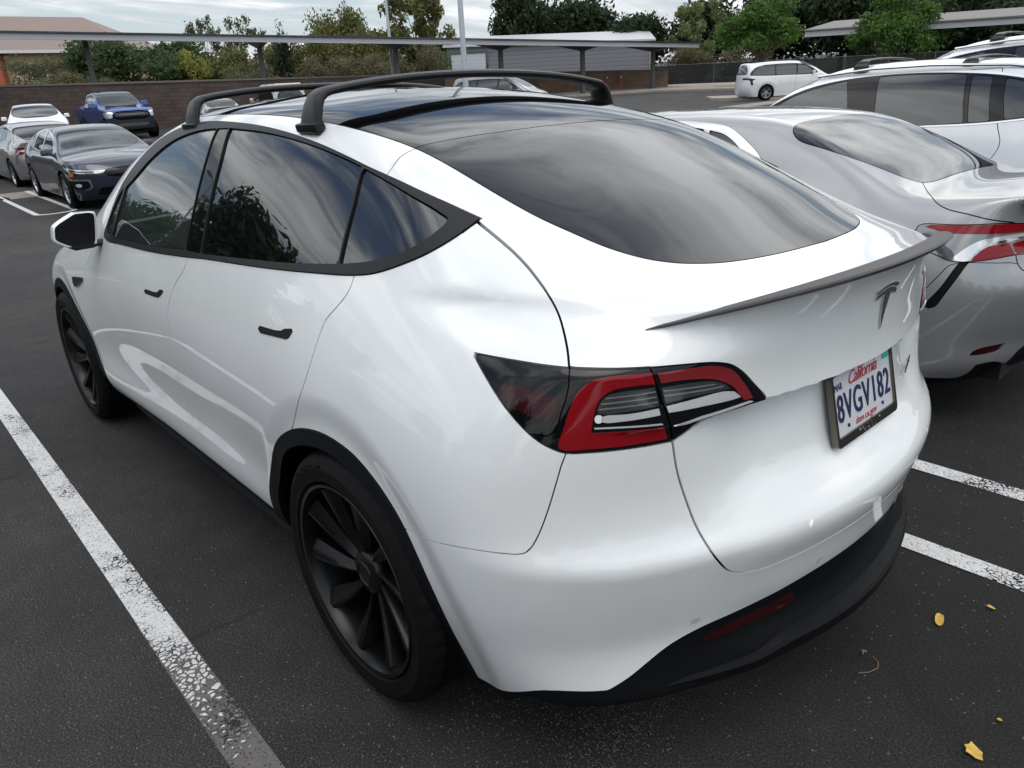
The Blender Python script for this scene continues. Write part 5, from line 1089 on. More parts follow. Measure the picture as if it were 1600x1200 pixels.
# ---------------------------------------------------------------- walls, building, house
def brick_mat(name,c1,c2,mortar,sc,w=.5,h=.25):
    m=mat(name,c1,.9); n,l,b=nodes(m); t=n.new('ShaderNodeTexCoord'); br=n.new('ShaderNodeTexBrick'); br.inputs['Scale'].default_value=sc; br.inputs['Brick Width'].default_value=w; br.inputs['Row Height'].default_value=h; br.inputs['Mortar Size'].default_value=.012
    br.inputs['Color1'].default_value=(*c1,1); br.inputs['Color2'].default_value=(*c2,1); br.inputs['Mortar'].default_value=(*mortar,1); br.inputs['Bias'].default_value=0
    l.new(t.outputs['UV'],br.inputs['Vector']); c=mixc(m,1.0,br.outputs['Color'],ramp(m,noise(m,.8,6),[(.3,(.7,.7,.7)),(.7,(1.15,1.12,1.1))]),'MULTIPLY'); l.new(c,b.inputs['Base Color']); bump(m,br.outputs['Fac'],-.3,.01); return m
M_BLOCK=brick_mat('dark_split_block',(.115,.085,.072),(.075,.057,.050),(.05,.042,.038),1.0,.42,.20); M_CAP=mat('wall_cap',(.16,.145,.13),.8)
M_BRICK=brick_mat('tan_brick',(.34,.225,.165),(.25,.165,.125),(.22,.18,.15),1.0,.45,.13)
def uv_wall(name,pts,th,mats,cap=.10,parent=None):
    """standing wall along (x,y,ztop) points, real thickness, brick rows run level"""
    V=[];F=[];U=[];L=0; fm=[]
    me=D.meshes.new(name); bm=bmesh.new(); uvl=bm.loops.layers.uv.new('UVMap')
    for i,(a,b) in enumerate(zip(pts[:-1],pts[1:])):
        ax_,bx_=Vector(a[:2]),Vector(b[:2]); d=(bx_-ax_); ln=d.length; d.normalize(); nn=Vector((-d.y,d.x))*th
        z0a=float(gz(*a[:2]))-.3; z0b=float(gz(*b[:2]))-.3
        def quad(p,mi=0):
            vs=[bm.verts.new(q[:3]) for q in p]; f=bm.faces.new(vs); f.material_index=mi
            for lp,q in zip(f.loops,p): lp[uvl].uv=(q[3],q[2])
        A0=(*ax_,z0a,L);B0=(*bx_,z0b,L+ln);A1=(*ax_,a[2],L);B1=(*bx_,b[2],L+ln); C=lambda q:(q[0]+nn.x,q[1]+nn.y,q[2],q[3])
        quad([A0,B0,B1,A1]); quad([C(B0),C(A0),C(A1),C(B1)]); quad([A1,B1,C(B1),C(A1)]); quad([A0,A1,C(A1),C(A0)]); quad([B0,C(B0),C(B1),B1]); L+=ln
    bm.to_mesh(me); bm.free(); me.materials.append(mats[0]); o=link(name,me,parent)
    q=MB()
    for a,b in zip(pts[:-1],pts[1:]):
        ax_,bx_=Vector(a[:2]),Vector(b[:2]); d=(bx_-ax_).normalized(); nn=Vector((-d.y,d.x)); e=[]
        for p,zz_ in ((ax_-d*.02,a[2]),(bx_+d*.02,b[2])):
            for s,h in ((-.05,.003),(th+.05,.003),(th+.05,cap),(-.05,cap)): r=p+nn*s; e.append((r.x,r.y,zz_+h))
        q.add(e,[(0,1,2,3),(7,6,5,4),(0,4,5,1),(1,5,6,2),(2,6,7,3),(3,7,4,0)])
    q.build('coping',mats[1],o,smooth=False); return o
w=uv_wall('block_wall',[(70,38,5.0),(46.55,-4.0,3.60),(42.84,-12.83,3.50),(41.23,-25.32,3.52),(41.5,-31.2,3.57)],.25,(M_BLOCK,M_CAP)); tag(w,'long dark brown block wall behind the blue pickup','wall')
w=uv_wall('brick_wall',[(41.5,-31.25,3.57),(42.06,-44.15,3.62),(36.91,-50.05,3.38),(41.5,-54.2,3.38)],.3,(M_BRICK,M_CAP),.06); tag(w,'low tan brick wall in front of the grey metal building','wall')
def sided(name,c,sc,dirn='Z',k=.35):
    m=mat(name,c,.5,.2); n,l,b=nodes(m); t=n.new('ShaderNodeTexCoord'); wv_=n.new('ShaderNodeTexWave'); wv_.bands_direction=dirn; wv_.wave_profile='SAW'; wv_.inputs['Scale'].default_value=sc; l.new(t.outputs['Object'],wv_.inputs['Vector'])
    cc=ramp(m,wv_.outputs['Fac'],[(0,tuple(x*k for x in c)),(.18,tuple(x*.9 for x in c)),(1,c)]); l.new(cc,b.inputs['Base Color']); bump(m,wv_.outputs['Fac'],.4,.03); return m
M_SIDING=sided('grey_metal_siding',(.25,.255,.27),.9); M_DOORW=sided('white_roller_door',(.66,.70,.74),1.0,'Z',.75); M_ROOFM=mat('pale_metal_roof',(.52,.53,.55),.4,.3)
def warehouse():
    r=thing('metal_building','grey metal building with pale roof and a white roller door beyond the carport','building')
    A=Vector((57.0,-43.6,0)); B=Vector((43.3,-56.1,0)); d=(B-A).normalized(); n=Vector((d.y,-d.x,0)); n=n if n.x>0 else -n; ln=(B-A).length; dep=16
    zb=2.0; za,zb_=6.55,6.10
    def P(u,w_,z): q=A+d*u+n*w_; return (q.x,q.y,z)
    q=MB(); q.add([P(0,0,1.5),P(ln,0,1.5),P(ln,0,zb_),P(0,0,za),P(0,dep,1.5),P(ln,dep,1.5),P(ln,dep,zb_),P(0,dep,za),P(ln,dep*.5,zb_+1.3),P(0,dep*.5,za+1.3)],[(0,1,2,3),(5,4,7,6),(1,5,6,8,2),(4,0,3,9,7)]); q.build('wall',M_SIDING,r,smooth=False)
    q=MB(); e=.35
    for w0,w1,h0,h1 in ((-e,dep*.5,0,1.36),(dep*.5,dep+e,1.36,0)):
        a=[P(-e,w0,za+.02+h0),P(ln+e,w0,zb_+.02+h0),P(ln+e,w1,zb_+.02+h1),P(-e,w1,za+.02+h1)]; t=[(x,y,z+.14) for x,y,z in a]; q.add(a+t,[(3,2,1,0),(4,5,6,7),(0,1,5,4),(1,2,6,5),(2,3,7,6),(3,0,4,7)])
    q.build('roof',M_ROOFM,r,smooth=False)
    q=MB(); q.add([P(.35,-.06,1.8),P(3.55,-.06,1.8),P(3.55,-.06,5.95),P(.35,-.06,5.95),P(.35,.02,1.8),P(3.55,.02,1.8),P(3.55,.02,5.95),P(.35,.02,5.95)],[(0,1,2,3),(0,4,5,1),(1,5,6,2),(2,6,7,3),(3,7,4,0)]); dd=q.build('roller_door',M_DOORW,r,smooth=False)
    q=MB()
    for u0,u1,z0,z1 in ((.15,.33,1.8,6.15),(3.57,3.75,1.8,6.15),(.335,3.565,5.97,6.15)):
        q.add([P(u0,-.12,z0),P(u1,-.12,z0),P(u1,-.12,z1),P(u0,-.12,z1),P(u0,.02,z0),P(u1,.02,z0),P(u1,.02,z1),P(u0,.02,z1)],[(0,1,2,3),(0,4,5,1),(1,5,6,2),(2,6,7,3),(3,7,4,0)])
    q.build('door_frame',M_DGREY,dd,smooth=False)
    q=MB(); q.tube([P(ln-.1,-.1,2.0),P(ln-.1,-.1,6.0)],.07,8); q.build('downpipe',M_ROOFM,r)
warehouse()
M_TILE=sided('clay_roof_tiles',(.27,.20,.17),1.6,'Z',.72); M_STUC=mat('tan_stucco',(.50,.36,.22),.9); M_REDW=mat('rust_red_stucco',(.40,.12,.06),.9); M_WTRIM=mat('white_trim',(.72,.72,.70),.6)
def house():
    r=thing('house','tan stucco house with hipped clay tile roof behind the hedge at the far left','house')
    A=Vector((97,-1,0)); d=(Vector((77.8,-22.9,0))-Vector((88.4,-10.8,0))).normalized(); A=Vector((77.8,-22.9,0))-d*34; n=Vector((-d.y,d.x,0)); n=n if n.x>0 else -n
    def P(u,w_,z): q=A+d*u+n*w_; return (q.x,q.y,z)
    ln=34.0; ez=8.0; ez0=9.4; dep=13; zt=3.9; wi=1.6
    q=MB(); w0=.8; q.add([P(0,w0,3),P(ln-w0,w0,3),P(ln-w0,w0,ez),P(0,w0,ez0),P(0,dep-w0,3),P(ln-w0,dep-w0,3),P(ln-w0,dep-w0,ez),P(0,dep-w0,ez0)],[(0,1,2,3),(1,5,6,2),(5,4,7,6),(4,0,3,7)]); q.build('wall',M_STUC,r,smooth=False)
    q=MB(); R=[P(-1,0,ez0),P(ln,0,ez),P(ln,dep,ez),P(-1,dep,ez0),P(-1,dep/2,ez0+zt),P(ln-7.5,dep/2,ez+zt-.2)]; q.add(R,[(0,1,5,4),(1,2,5),(2,3,4,5),(3,2,1,0),(0,4,3)]); q.build('roof',M_TILE,r,smooth=False)
    q=MB(); q.add([P(-1,-.10,ez0-.25),P(ln+.1,-.10,ez-.25),P(ln+.1,-.10,ez+.02),P(-1,-.10,ez0+.02),P(-1,-.01,ez0-.25),P(ln,-.01,ez-.25),P(ln,-.01,ez+.02),P(-1,-.01,ez0+.02)],[(0,1,2,3),(0,4,5,1),(3,2,6,7),(1,5,6,2)]); q.build('gutter_board',M_WTRIM,r,smooth=False)
    for u0 in (ln-10.7,ln-4.5):
        q=MB(); q.add([P(u0,.72,5.6),P(u0+1.6,.72,5.55),P(u0+1.6,.72,7.35),P(u0,.72,7.4),P(u0,.80,5.6),P(u0+1.6,.80,5.55),P(u0+1.6,.80,7.35),P(u0,.80,7.4)],[(0,1,2,3),(0,4,5,1),(1,5,6,2),(2,6,7,3),(3,7,4,0)]); f=q.build('window',M_WTRIM,r,smooth=False)
        q=MB(); q.add([P(u0+.15,.70,5.75),P(u0+1.45,.70,5.70),P(u0+1.45,.70,7.2),P(u0+.15,.70,7.25)],[(0,1,2,3)]); q.build('pane',M_GBLK,f,smooth=False)
    q=MB(); q.add([P(ln-20,-.0,3),P(ln-12.9,-.0,3),P(ln-12.9,-.0,8.3),P(ln-20,.0,8.6),P(ln-20,.9,3),P(ln-12.9,.9,3),P(ln-12.9,.9,8.3),P(ln-20,.9,8.6)],[(0,1,2,3),(0,4,5,1),(1,5,6,2),(2,6,7,3),(3,7,4,0)]); q.build('porch_wall',M_REDW,r,smooth=False)
house()
# ---------------------------------------------------------------- carports
M_FASC=mat('grey_steel',(.50,.51,.52),.5,.3); M_POST=mat('dark_steel',(.13,.13,.13),.55,.3); M_PANEL=mat('solar_panel',(.05,.052,.06),.25,.2); M_RPANEL=mat('brown_sheet_roof',(.16,.145,.135),.6)
def carport(name,label,A,B,dep,drop,posts,fasc,top,over,bw=.28):
    r=thing(name,label,'carport'); A=Vector(A);B=Vector(B); d=Vector((B.x-A.x,B.y-A.y,0)).normalized(); n=Vector((-d.y,d.x,0)); n=n if n.dot(Vector((FH[0],FH[1],0)))>0 else -n; ln=math.hypot(B.x-A.x,B.y-A.y)
    def P(t,w_,h): q=A+(B-A)*t+n*w_; return (q.x,q.y,q.z+h)
    q=MB(); q.add([P(0,0,-fasc),P(1,0,-fasc),P(1,0,0),P(0,0,0),P(0,.12,-fasc),P(1,.12,-fasc),P(1,.12,0),P(0,.12,0)],[(0,1,2,3),(0,4,5,1),(5,4,7,6),(3,2,6,7),(1,5,6,2),(0,3,7,4)]); q.build('fascia',M_FASC,r,smooth=False)
    q=MB(); q.add([P(-.002,-.12,.02),P(1.002,-.12,.02),P(1.002,dep,drop+.02),P(-.002,dep,drop+.02),P(-.002,-.12,.10),P(1.002,-.12,.10),P(1.002,dep,drop+.10),P(-.002,dep,drop+.10)],[(3,2,1,0),(4,5,6,7),(0,1,5,4),(1,2,6,5),(2,3,7,6),(3,0,4,7)]); q.build('roof',top,r,smooth=False)
    for t in posts:
        T=P(t,over,-fasc+drop*over/dep); gx,gy=T[0],T[1]; zg=float(gz(gx,gy)); lean=d*-.0
        o=MB(); o.add([(gx+a*d.x+b*n.x,gy+a*d.y+b*n.y,z) for z,s in ((zg-.1,1),(T[2]-.02,.85)) for a,b in ((-.14*s,-.16*s),(.14*s,-.16*s),(.14*s,.16*s),(-.14*s,.16*s))],[(0,1,2,3),(7,6,5,4)]+[(i,(i+1)%4,4+(i+1)%4,4+i) for i in range(4)]); p=o.build('post',M_POST,r,smooth=False)
        o=MB(); tt=.13/ln; o.add([P(t-tt,.14,-fasc*.9+0),P(t+tt,.14,-fasc*.9),P(t+tt,dep-.3,drop-.15),P(t-tt,dep-.3,drop-.15),P(t-tt,.14,-.01),P(t+tt,.14,-.01),P(t+tt,dep-.3,drop),P(t-tt,dep-.3,drop),P(t-tt,over,-fasc-bw+drop*over/dep),P(t+tt,over,-fasc-bw+drop*over/dep)],[(0,1,5,4),(4,5,6,7),(3,2,9,8),(0,8,9,1),(2,3,7,6),(1,9,2,6,5),(0,4,7,3,8)]); o.build('beam',M_POST,r,smooth=False)
    return r
carport('solar_carport','long grey carport with flat panels crossing the view behind the wall of parked cars',(47.6,7.0,6.25),(33.56,-49.32,5.02),6.0,.35,(-.0,.17,.30,.455,.60,.73,.845,.955),.27,M_PANEL,2.2)
carport('sheet_roof_carport','sloping brown roofed carport at the right behind the round trees',(20.9,-41.02,4.45),(4.0,-44.5,4.0),6.0,.75,(.20,.55,.93),.26,M_RPANEL,2.6)
# ---------------------------------------------------------------- lamps, bollards, fence
M_GALV=mat('galvanised_pole',(.50,.53,.56),.45,.4)
def pole(name,label,x,y,h,r0,r1,head=None,arm=(1,0)):
    t=thing(name,label,'light pole',group=None); z=float(gz(x,y)); o=MB(); o.tube([(x,y,z-.1),(x,y,z+h)],[r0,r1],12); o.build('pole',M_GALV,t)
    o=MB(); o.lathe([(0,.0),(r0*2.2,.0),(r0*2.2,.5),(r0*1.8,.56),(0,.56)],axis='z',n=16,c=(x,y,z)); o.build('base',M_CONC,t)
    for s in ((1,-1) if head=='double' else (1,)):
        o=MB(); o.tube([(x,y,z+h-.05),(x+arm[0]*.55*s,y+arm[1]*.55*s,z+h+.02)],.035,8); a=o.build('arm',M_GALV,t)
        o=MB(); R=Matrix.Rotation(math.atan2(arm[1],arm[0]),3,'Z'); o.box((x+arm[0]*.8*s,y+arm[1]*.8*s,z+h+.02),(.62,.34,.12),R=R); o.build('lamp_head',M_GALV,a,bevel=.02)
pole('light_pole','tall pale lamp post just behind the roof bars of the white crossover',20.35,-15.98,9.0,.11,.075,'double',(.7,-.7))
pole('light_pole','thin grey lamp post rising above the carport in front of the sparse tree',44.2,-28.9,11.0,.11,.08,'double',(.5,-.85))
pole('light_pole','distant short lamp post with a flat double head',64.3,-44.5,5.9,.09,.07,'double',(.57,-.82))
M_ORANGE=mat('orange_plastic',(.60,.10,.035),.5)
for i,(x,y) in enumerate(((40.62,-46.0),(40.02,-46.3),(38.84,-46.6))):
    z=float(gz(x,y))+.12; o=MB(); o.lathe([(0,0),(.16,0),(.16,.04),(.065,.06),(.055,1.08),(.03,1.12),(0,1.12)],axis='z',n=12,c=(x,y,z)); t=o.build('delineator_post',M_ORANGE)
    tag(t,['leftmost orange delineator post at the low brick wall','middle orange delineator post at the low brick wall','orange delineator post nearest the grey carport column'][i],'bollard','orange delineator posts at the brick wall')
    q=MB(); q.lathe([(.062,.85),(.062,.97),(.058,.97)],axis='z',n=12,c=(x,y,z)); q.build('reflective_band',M_WTRIM,t)
x,y=30.2,-50.9; z=float(gz(x,y))+.12; o=MB(); o.lathe([(0,0),(.16,0),(.16,.04),(.065,.06),(.055,1.08),(.03,1.12),(0,1.12)],axis='z',n=12,c=(x,y,z)); tag(o.build('delineator_post',M_ORANGE),'lone orange delineator post behind the white minivan','bollard')
def chain_fence():
    m=mat('dark_fence_screen',(.018,.022,.02),.9); n,l,b=nodes(m)
    f=noise(m,60,1); r_=n.new('ShaderNodeMath'); r_.operation='LESS_THAN'; l.new(f,r_.inputs[0]); r_.inputs[1].default_value=.56; l.new(r_.outputs[0],b.inputs['Alpha'])
    t=thing('chain_fence','dark screened chain link fence in front of the trees at the right','fence'); P=[(41.3,-54.0),(37.0,-56.6),(30.0,-58.5),(18,-61.5),(4,-64)]
    for a,b_ in zip(P[:-1],P[1:]):
        k=max(1,int(math.hypot(b_[0]-a[0],b_[1]-a[1])/3))
        for i in range(k):
            p0=[a[j]+(b_[j]-a[j])*i/k for j in (0,1)]; p1=[a[j]+(b_[j]-a[j])*(i+1)/k for j in (0,1)]; z0,z1=float(gz(*p0)),float(gz(*p1))
            o=MB(); o.tube([(p0[0],p0[1],z0-.1),(p0[0],p0[1],z0+1.72)],.035,6); o.build('post',M_POST,t)
            o=MB(); e=.012; o.add([(p0[0],p0[1],z0+.05),(p1[0],p1[1],z1+.05),(p1[0],p1[1],z1+1.62),(p0[0],p0[1],z0+1.62),(p0[0],p0[1]-e,z0+.05),(p1[0],p1[1]-e,z1+.05),(p1[0],p1[1]-e,z1+1.62),(p0[0],p0[1]-e,z0+1.62)],[(0,1,2,3),(7,6,5,4)]); o.build('mesh_panel',m,t,smooth=False)
            o=MB(); o.tube([(p0[0],p0[1],z0+1.66),(p1[0],p1[1],z1+1.66)],.02,6); o.build('top_rail',M_POST,t)
chain_fence()
# ---------------------------------------------------------------- trees
def leaf_mat(name,dark,light):
    m=mat(name,dark,.65,spec=.25); n,l,b=nodes(m); g=n.new('ShaderNodeNewGeometry'); f=n.new('ShaderNodeMath'); f.operation='MULTIPLY'; l.new(g.outputs['Random Per Island'],f.inputs[0]); f.inputs[1].default_value=1.0
    cl=noise(m,.9,3); mx=n.new('ShaderNodeMath'); mx.operation='MULTIPLY_ADD'; l.new(f.outputs[0],mx.inputs[0]); mx.inputs[1].default_value=.6; l.new(cl,mx.inputs[2])
    l.new(ramp(m,mx.outputs[0],[(.35,dark),(.75,tuple((a+b_)/2 for a,b_ in zip(dark,light))),(1.05 if False else 1.0,light)]),b.inputs['Base Color'])
    b.inputs['Subsurface Weight'].default_value=0; 
    tr=n.new('ShaderNodeBsdfTranslucent'); tr.inputs[0].default_value=(*[c*1.4 for c in light],1); ms=n.new('ShaderNodeMixShader'); ms.inputs[0].default_value=.28; o=n['Material Output']; l.new(b.outputs[0],ms.inputs[1]); l.new(tr.outputs[0],ms.inputs[2]); l.new(ms.outputs[0],o.inputs[0]); return m
M_BARK=mat('bark',(.11,.085,.065),.9); bump(M_BARK,noise(M_BARK,9,5,stretch=(1,1,.2)),.6,.03)
LM={'laurel':leaf_mat('laurel_leaves',(.022,.040,.017),(.080,.120,.048)),'dark':leaf_mat('evergreen_leaves',(.009,.018,.010),(.040,.062,.026)),'cypress':leaf_mat('cypress_leaves',(.008,.015,.010),(.03,.045,.025)),
 'mixed':leaf_mat('dry_green_leaves',(.038,.052,.018),(.16,.165,.055)),'bright':leaf_mat('bright_leaves',(.030,.060,.014),(.13,.19,.045)),'palegreen':leaf_mat('pale_leaves',(.055,.080,.030),(.20,.24,.095)),
 'eucalypt':leaf_mat('eucalypt_leaves',(.040,.048,.026),(.12,.125,.065)),'olive':leaf_mat('olive_leaves',(.040,.050,.024),(.15,.16,.085)),'brush':leaf_mat('dry_brush_leaves',(.050,.050,.028),(.17,.155,.085)),'orn':leaf_mat('fern_leaves',(.020,.052,.012),(.092,.175,.036)),'yellow':leaf_mat('yellow_green_leaves',(.09,.10,.02),(.30,.30,.07))}
def crown_mesh(name,m,clumps,nleaf,ls,flat=.0,droop=.0,seed=1):
    r=np.random.default_rng(seed); C=np.array([c[:3] for c in clumps]); Rr=np.array([c[3] for c in clumps]); w=Rr**2; w=w/w.sum(); k=r.choice(len(C),nleaf,p=w)
    d=r.normal(size=(nleaf,3)); d/=np.linalg.norm(d,axis=1)[:,None]; rad_=Rr[k]*(r.random(nleaf)**.38)*(1+.18*np.sin(d[:,0]*7+k)+.15*np.sin(d[:,2]*9+d[:,1]*5))
    P=C[k]+d*rad_[:,None]*np.array([1,1,.85]); P[:,2]-=droop*rad_*np.abs(r.random(nleaf))
    a=r.normal(size=(nleaf,3)); a[:,2]*=(1-flat); a/=np.linalg.norm(a,axis=1)[:,None]; b=np.cross(a,d+r.normal(size=(nleaf,3))*.5); b/=np.maximum(np.linalg.norm(b,axis=1),1e-6)[:,None]
    s=ls*(.6+.8*r.random(nleaf))[:,None]
    V=np.stack([P-a*s,P+b*s*.45,P+a*s,P-b*s*.45],1).reshape(-1,3); me=D.meshes.new(name); me.vertices.add(len(V)); me.vertices.foreach_set('co',V.astype(np.float32).ravel())
    me.loops.add(4*nleaf); me.loops.foreach_set('vertex_index',np.arange(4*nleaf,dtype=np.int32)); me.polygons.add(nleaf); me.polygons.foreach_set('loop_start',np.arange(0,4*nleaf,4,dtype=np.int32)); me.update(calc_edges=True); me.materials.append(m); return me
def clumps(shape,n,r,H,W):
    out=[]
    for i in range(n):
        if shape=='round':
            a=r.random()*6.283; u=r.random()**.5; z=.30+.58*r.random(); s=math.sqrt(max(.05,1-((z-.60)/.42)**2)); out.append((W*.74*u*s*math.cos(a),W*.74*u*s*math.sin(a),H*z,W*(.22+.20*r.random())))
        elif shape=='bush':
            a=r.random()*6.283; u=r.random()**.5; z=.06+.80*r.random(); s=math.sqrt(max(.08,1-(z*.95)**3)); out.append((W*.80*u*s*math.cos(a),W*.80*u*s*math.sin(a),H*z,W*(.20+.22*r.random())))
        elif shape=='umbrella':
            a=r.random()*6.283; u=r.random()**.5; z=.34+(.20+.36*r.random())*math.sqrt(1-u*u*.85)+.16*r.random()+.10*(1-u); out.append((W*.80*u*math.cos(a),W*.80*u*math.sin(a),H*z,W*(.20+.10*r.random())))
        elif shape=='cone':
            z=.06+.92*r.random()**1.2; s=(1-z)**.7; a=r.random()*6.283; out.append((W*.6*s*math.cos(a)*r.random(),W*.6*s*math.sin(a)*r.random(),H*z,W*(.16+.42*s)))
        elif shape=='sparse':
            a=r.random()*6.283; u=r.random()**.45; z=.22+.74*r.random(); s=math.sqrt(max(.1,1-((z-.55)/.50)**2)); out.append((W*.92*u*s*math.cos(a),W*.92*u*s*math.sin(a),H*z,W*(.10+.12*r.random())))
    return out
KIND={ # shape, clumps, leaves, leaf size, label words
 'laurel':('bush',44,8500,.17),'olive_shrub':('bush',36,9000,.12),'eucalypt':('sparse',34,2200,.15),'yellow':('bush',22,2600,.15),'cypress':('cone',30,5200,.15),'mixed':('round',46,8500,.14),'bright':('bush',24,3200,.14),'sparse':('sparse',60,5200,.17),'sparse2':('sparse',22,900,.16),
 'brush':('bush',34,8000,.12),'dark':('round',46,8500,.20),'palegreen':('sparse',44,4200,.15),'orn':('umbrella',46,11000,.13)}
_TM={}
def tree(kind,x,y,H,W,label,group=None,seed=0):
    shape,nc,nl,ls=KIND[kind]; mk={'olive_shrub':'olive','sparse':'mixed','sparse2':'palegreen'}.get(kind,kind); key=(kind,seed%2)
    if key not in _TM:
        r=random.Random(11+seed%2*7+len(kind)); cl_=clumps(shape,nc,r,6.0,3.0); cm=crown_mesh('crown',LM[mk],cl_,nl,ls,droop=.3 if kind in('orn','eucalypt') else .0,seed=5+seed%2)
        b=MB(); tb=.34 if shape in('round','umbrella') else .2; th=6*(.55 if shape!='bush' else .3)
        b.tube([(0,0,-.4),(.05,.03,th*.4),(-.04,.05,th*.8),(0,0,th*1.2)],[tb*.55,tb*.45,tb*.35,tb*.15],10)
        for c_ in cl_[::2]:
            z0=th*(.45+.4*r.random()); b.tube([(0,0,z0),(c_[0]*.5,c_[1]*.5,(z0+c_[2])/2+.1),(c_[0]*.95,c_[1]*.95,c_[2])],[tb*.22,tb*.13,.02],5)
        _TM[key]=(cm,b.mesh('trunk',M_BARK))
    cm,tm=_TM[key]; nm={'laurel':'hedge_tree','olive_shrub':'shrub','brush':'shrub','yellow':'shrub','bright':'shrub'}.get(kind,'tree')
    z=float(gz(x,y)); t=thing(nm,label,'shrub' if nm=='shrub' else 'tree',(x,y,z-.05),seed*1.7,group); c_=link('crown',cm,t); u=link('trunk',tm,t)
    t.scale=(W/3.0,W/3.0,H/6.0); return t
TREES=[('brush',66.0,-14.5,3.6,3.6,'low olive bush in front of the hedge at the far left'),('laurel',64.5,-21.2,4.9,3.4,'dark bush filling the hedge above the pickup'),('mixed',66.5,-27.0,5.0,3.0,'yellow olive tree behind the two thin trees'),('brush',60.0,-25.8,4.0,2.6,'olive shrub under the thin pale trees'),('mixed',64.5,-31.0,5.4,2.8,'olive tree right behind the dark cypress'),('brush',57.0,-30.8,4.2,2.6,'dry shrub low right of the dark cypress'),('mixed',60.5,-35.5,5.6,2.8,'olive tree below the tall yellowish tree'),('brush',54.5,-33.0,4.0,2.5,'dry shrub above the wall under the carport'),('mixed',64.0,-41.0,6.0,3.0,'olive tree low behind the open crowned tree'),('dark',60.0,-44.5,5.2,2.8,'dark bushy tree left of the metal building'),('dark',50.0,-62.0,6.5,3.6,'dark tree just past the right end of the metal building'),('dark',46.0,-68.0,7.5,4.2,'dark tree behind the pale green airy tree'),('brush',36.5,-60.5,3.4,2.8,'olive shrub behind the fence beside the white minivan'),('dark',24.0,-64.0,5.5,3.6,'dark tree behind the brown carport, left part'),('dark',15.0,-62.5,5.5,3.8,'dark tree behind the brown carport, right part'),('olive_shrub',72.6,-13.7,5.04,3.1,'pale olive green shrub at the far left in front of the tan house'),
('laurel',72.0,-17.4,6.5,3.3,'dark leafy hedge tree left of the leaning carport post'),('laurel',67.7,-19.3,6.1,3.2,'dark leafy hedge tree right of the leaning carport post'),('laurel',68.9,-24.1,6.0,3.3,'dark leafy hedge tree above the blue pickup, right end of the hedge'),
('eucalypt',71.5,-27.2,7.9,2.3,'thin pale tree, left of the two standing above the wall'),('eucalypt',69.4,-29.5,8.0,2.4,'thin pale tree beside the dark cypress'),('yellow',62.3,-22.5,5.2,1.7,'yellow green shrub between the hedge and the thin trees'),
('cypress',59.6,-28.6,7.0,1.7,'dark conical cypress behind the carport'),('bright',60.5,-24.6,3.7,1.4,'round bright green shrub just above the block wall'),
('mixed',63.2,-33.5,5.9,2.3,'olive brown tree right of the dark cypress'),('mixed',68.7,-39.5,8.85,3.3,'tall yellowish tree rising over the middle of the carport'),('mixed',60.1,-37.1,6.2,2.1,'low olive tree right of the tall yellowish tree'),('bright',74.1,-42.4,7.9,1.8,'light green treetop behind the yellowish trees'),
('sparse',60.5,-42.8,9.3,4.1,'open crowned tall tree with sky showing through, behind the thin lamp post'),('brush',52.4,-33.8,4.2,2.3,'dry brown green shrub behind the wall below the open tree'),('brush',51.6,-37.8,4.5,2.0,'dry brown green shrub left of the roller door'),('bright',54.2,-40.8,4.2,1.1,'small bright green shrub at the corner of the metal building'),
('sparse2',68.8,-54.6,5.9,2.2,'small thin treetop above the metal building'),('dark',65.7,-61.2,10.6,4.3,'large dark evergreen, left of the three behind the metal building'),('dark',61.3,-66.2,9.3,5.2,'large dark evergreen, middle of the three behind the metal building'),('dark',54.5,-68.0,6.9,3.6,'lower dark evergreen at the right end of the metal building'),
('palegreen',41.8,-61.1,7.0,2.9,'pale green airy tree between the evergreens and the round tree'),('brush',41.2,-58.8,3.6,2.6,'dry bushy shrub behind the right end of the brick wall'),
('dark',38.8,-70.7,9.0,4.3,'dark tree behind the left round tree'),('dark',33.1,-71.2,8.6,4.2,'dark tree between the two round trees'),('dark',27.8,-71.2,8.0,4.2,'dark tree behind the right round tree'),('dark',22.3,-68.4,7.6,3.9,'dark tree above the brown carport roof'),('dark',17.0,-67.0,7.4,4.2,'dark tree at the top right edge of the photo'),('dark',11.5,-65.5,7.4,4.2,'dark tree behind the far right crossover'),
('orn',28.4,-49.4,5.55,3.2,'round fern leaved green tree behind the white minivan'),('orn',16.2,-41.9,4.45,2.5,'round fern leaved green tree in front of the brown carport')]
for i,t_ in enumerate(TREES):
    k=t_[0]; grp={'laurel':'hedge trees behind the wall','eucalypt':'thin pale trees','dark':'dark evergreens in the background','orn':'round fern leaved trees','mixed':'olive brown trees','brush':'dry shrubs'}.get(k)
    tree(*t_[:6],grp,i)
# trees and a lamp on the near left, out of the frame but mirrored in the side windows
for i,(x,y,H,W) in enumerate(((17.5,7.6,6.8,2.3),(20.5,13.2,5.6,2.4),(24.0,6.6,4.9,2.3),(27.5,8.2,5.4,2.6),(21.5,4.9,3.9,1.8),(20,14,6.5,3.2))): tree('laurel',x,y,H,W,['leafy tree mirrored in the rear door window next to the pillar','leafy tree mirrored in the rear door window near the quarter glass','leafy tree mirrored low in the front door window','taller leafy tree mirrored behind the lamp post','small leafy tree mirrored beside the door mirror','leafy tree beyond the left edge of the frame'][i],None,i)
for i,(az,R_,H,W) in enumerate(((52,34,5.5,4.0),(68,36,5,4.0),(84,33,5.5,4.0),(101,35,5.2,4.2),(118,33,5,4.0),(135,36,5.6,4.2),(152,34,5,4.0),(170,35,5.4,4.2),(188,34,5,4.0),(205,36,5.6,4.2))): tree('dark',R_*math.cos(rad(az))-1,R_*math.sin(rad(az))+1,H,W,'unseen dense dark tree added behind the camera to dim reflections','unseen trees added behind the camera',i)  # unseen trees added to block the bright horizon in reflections
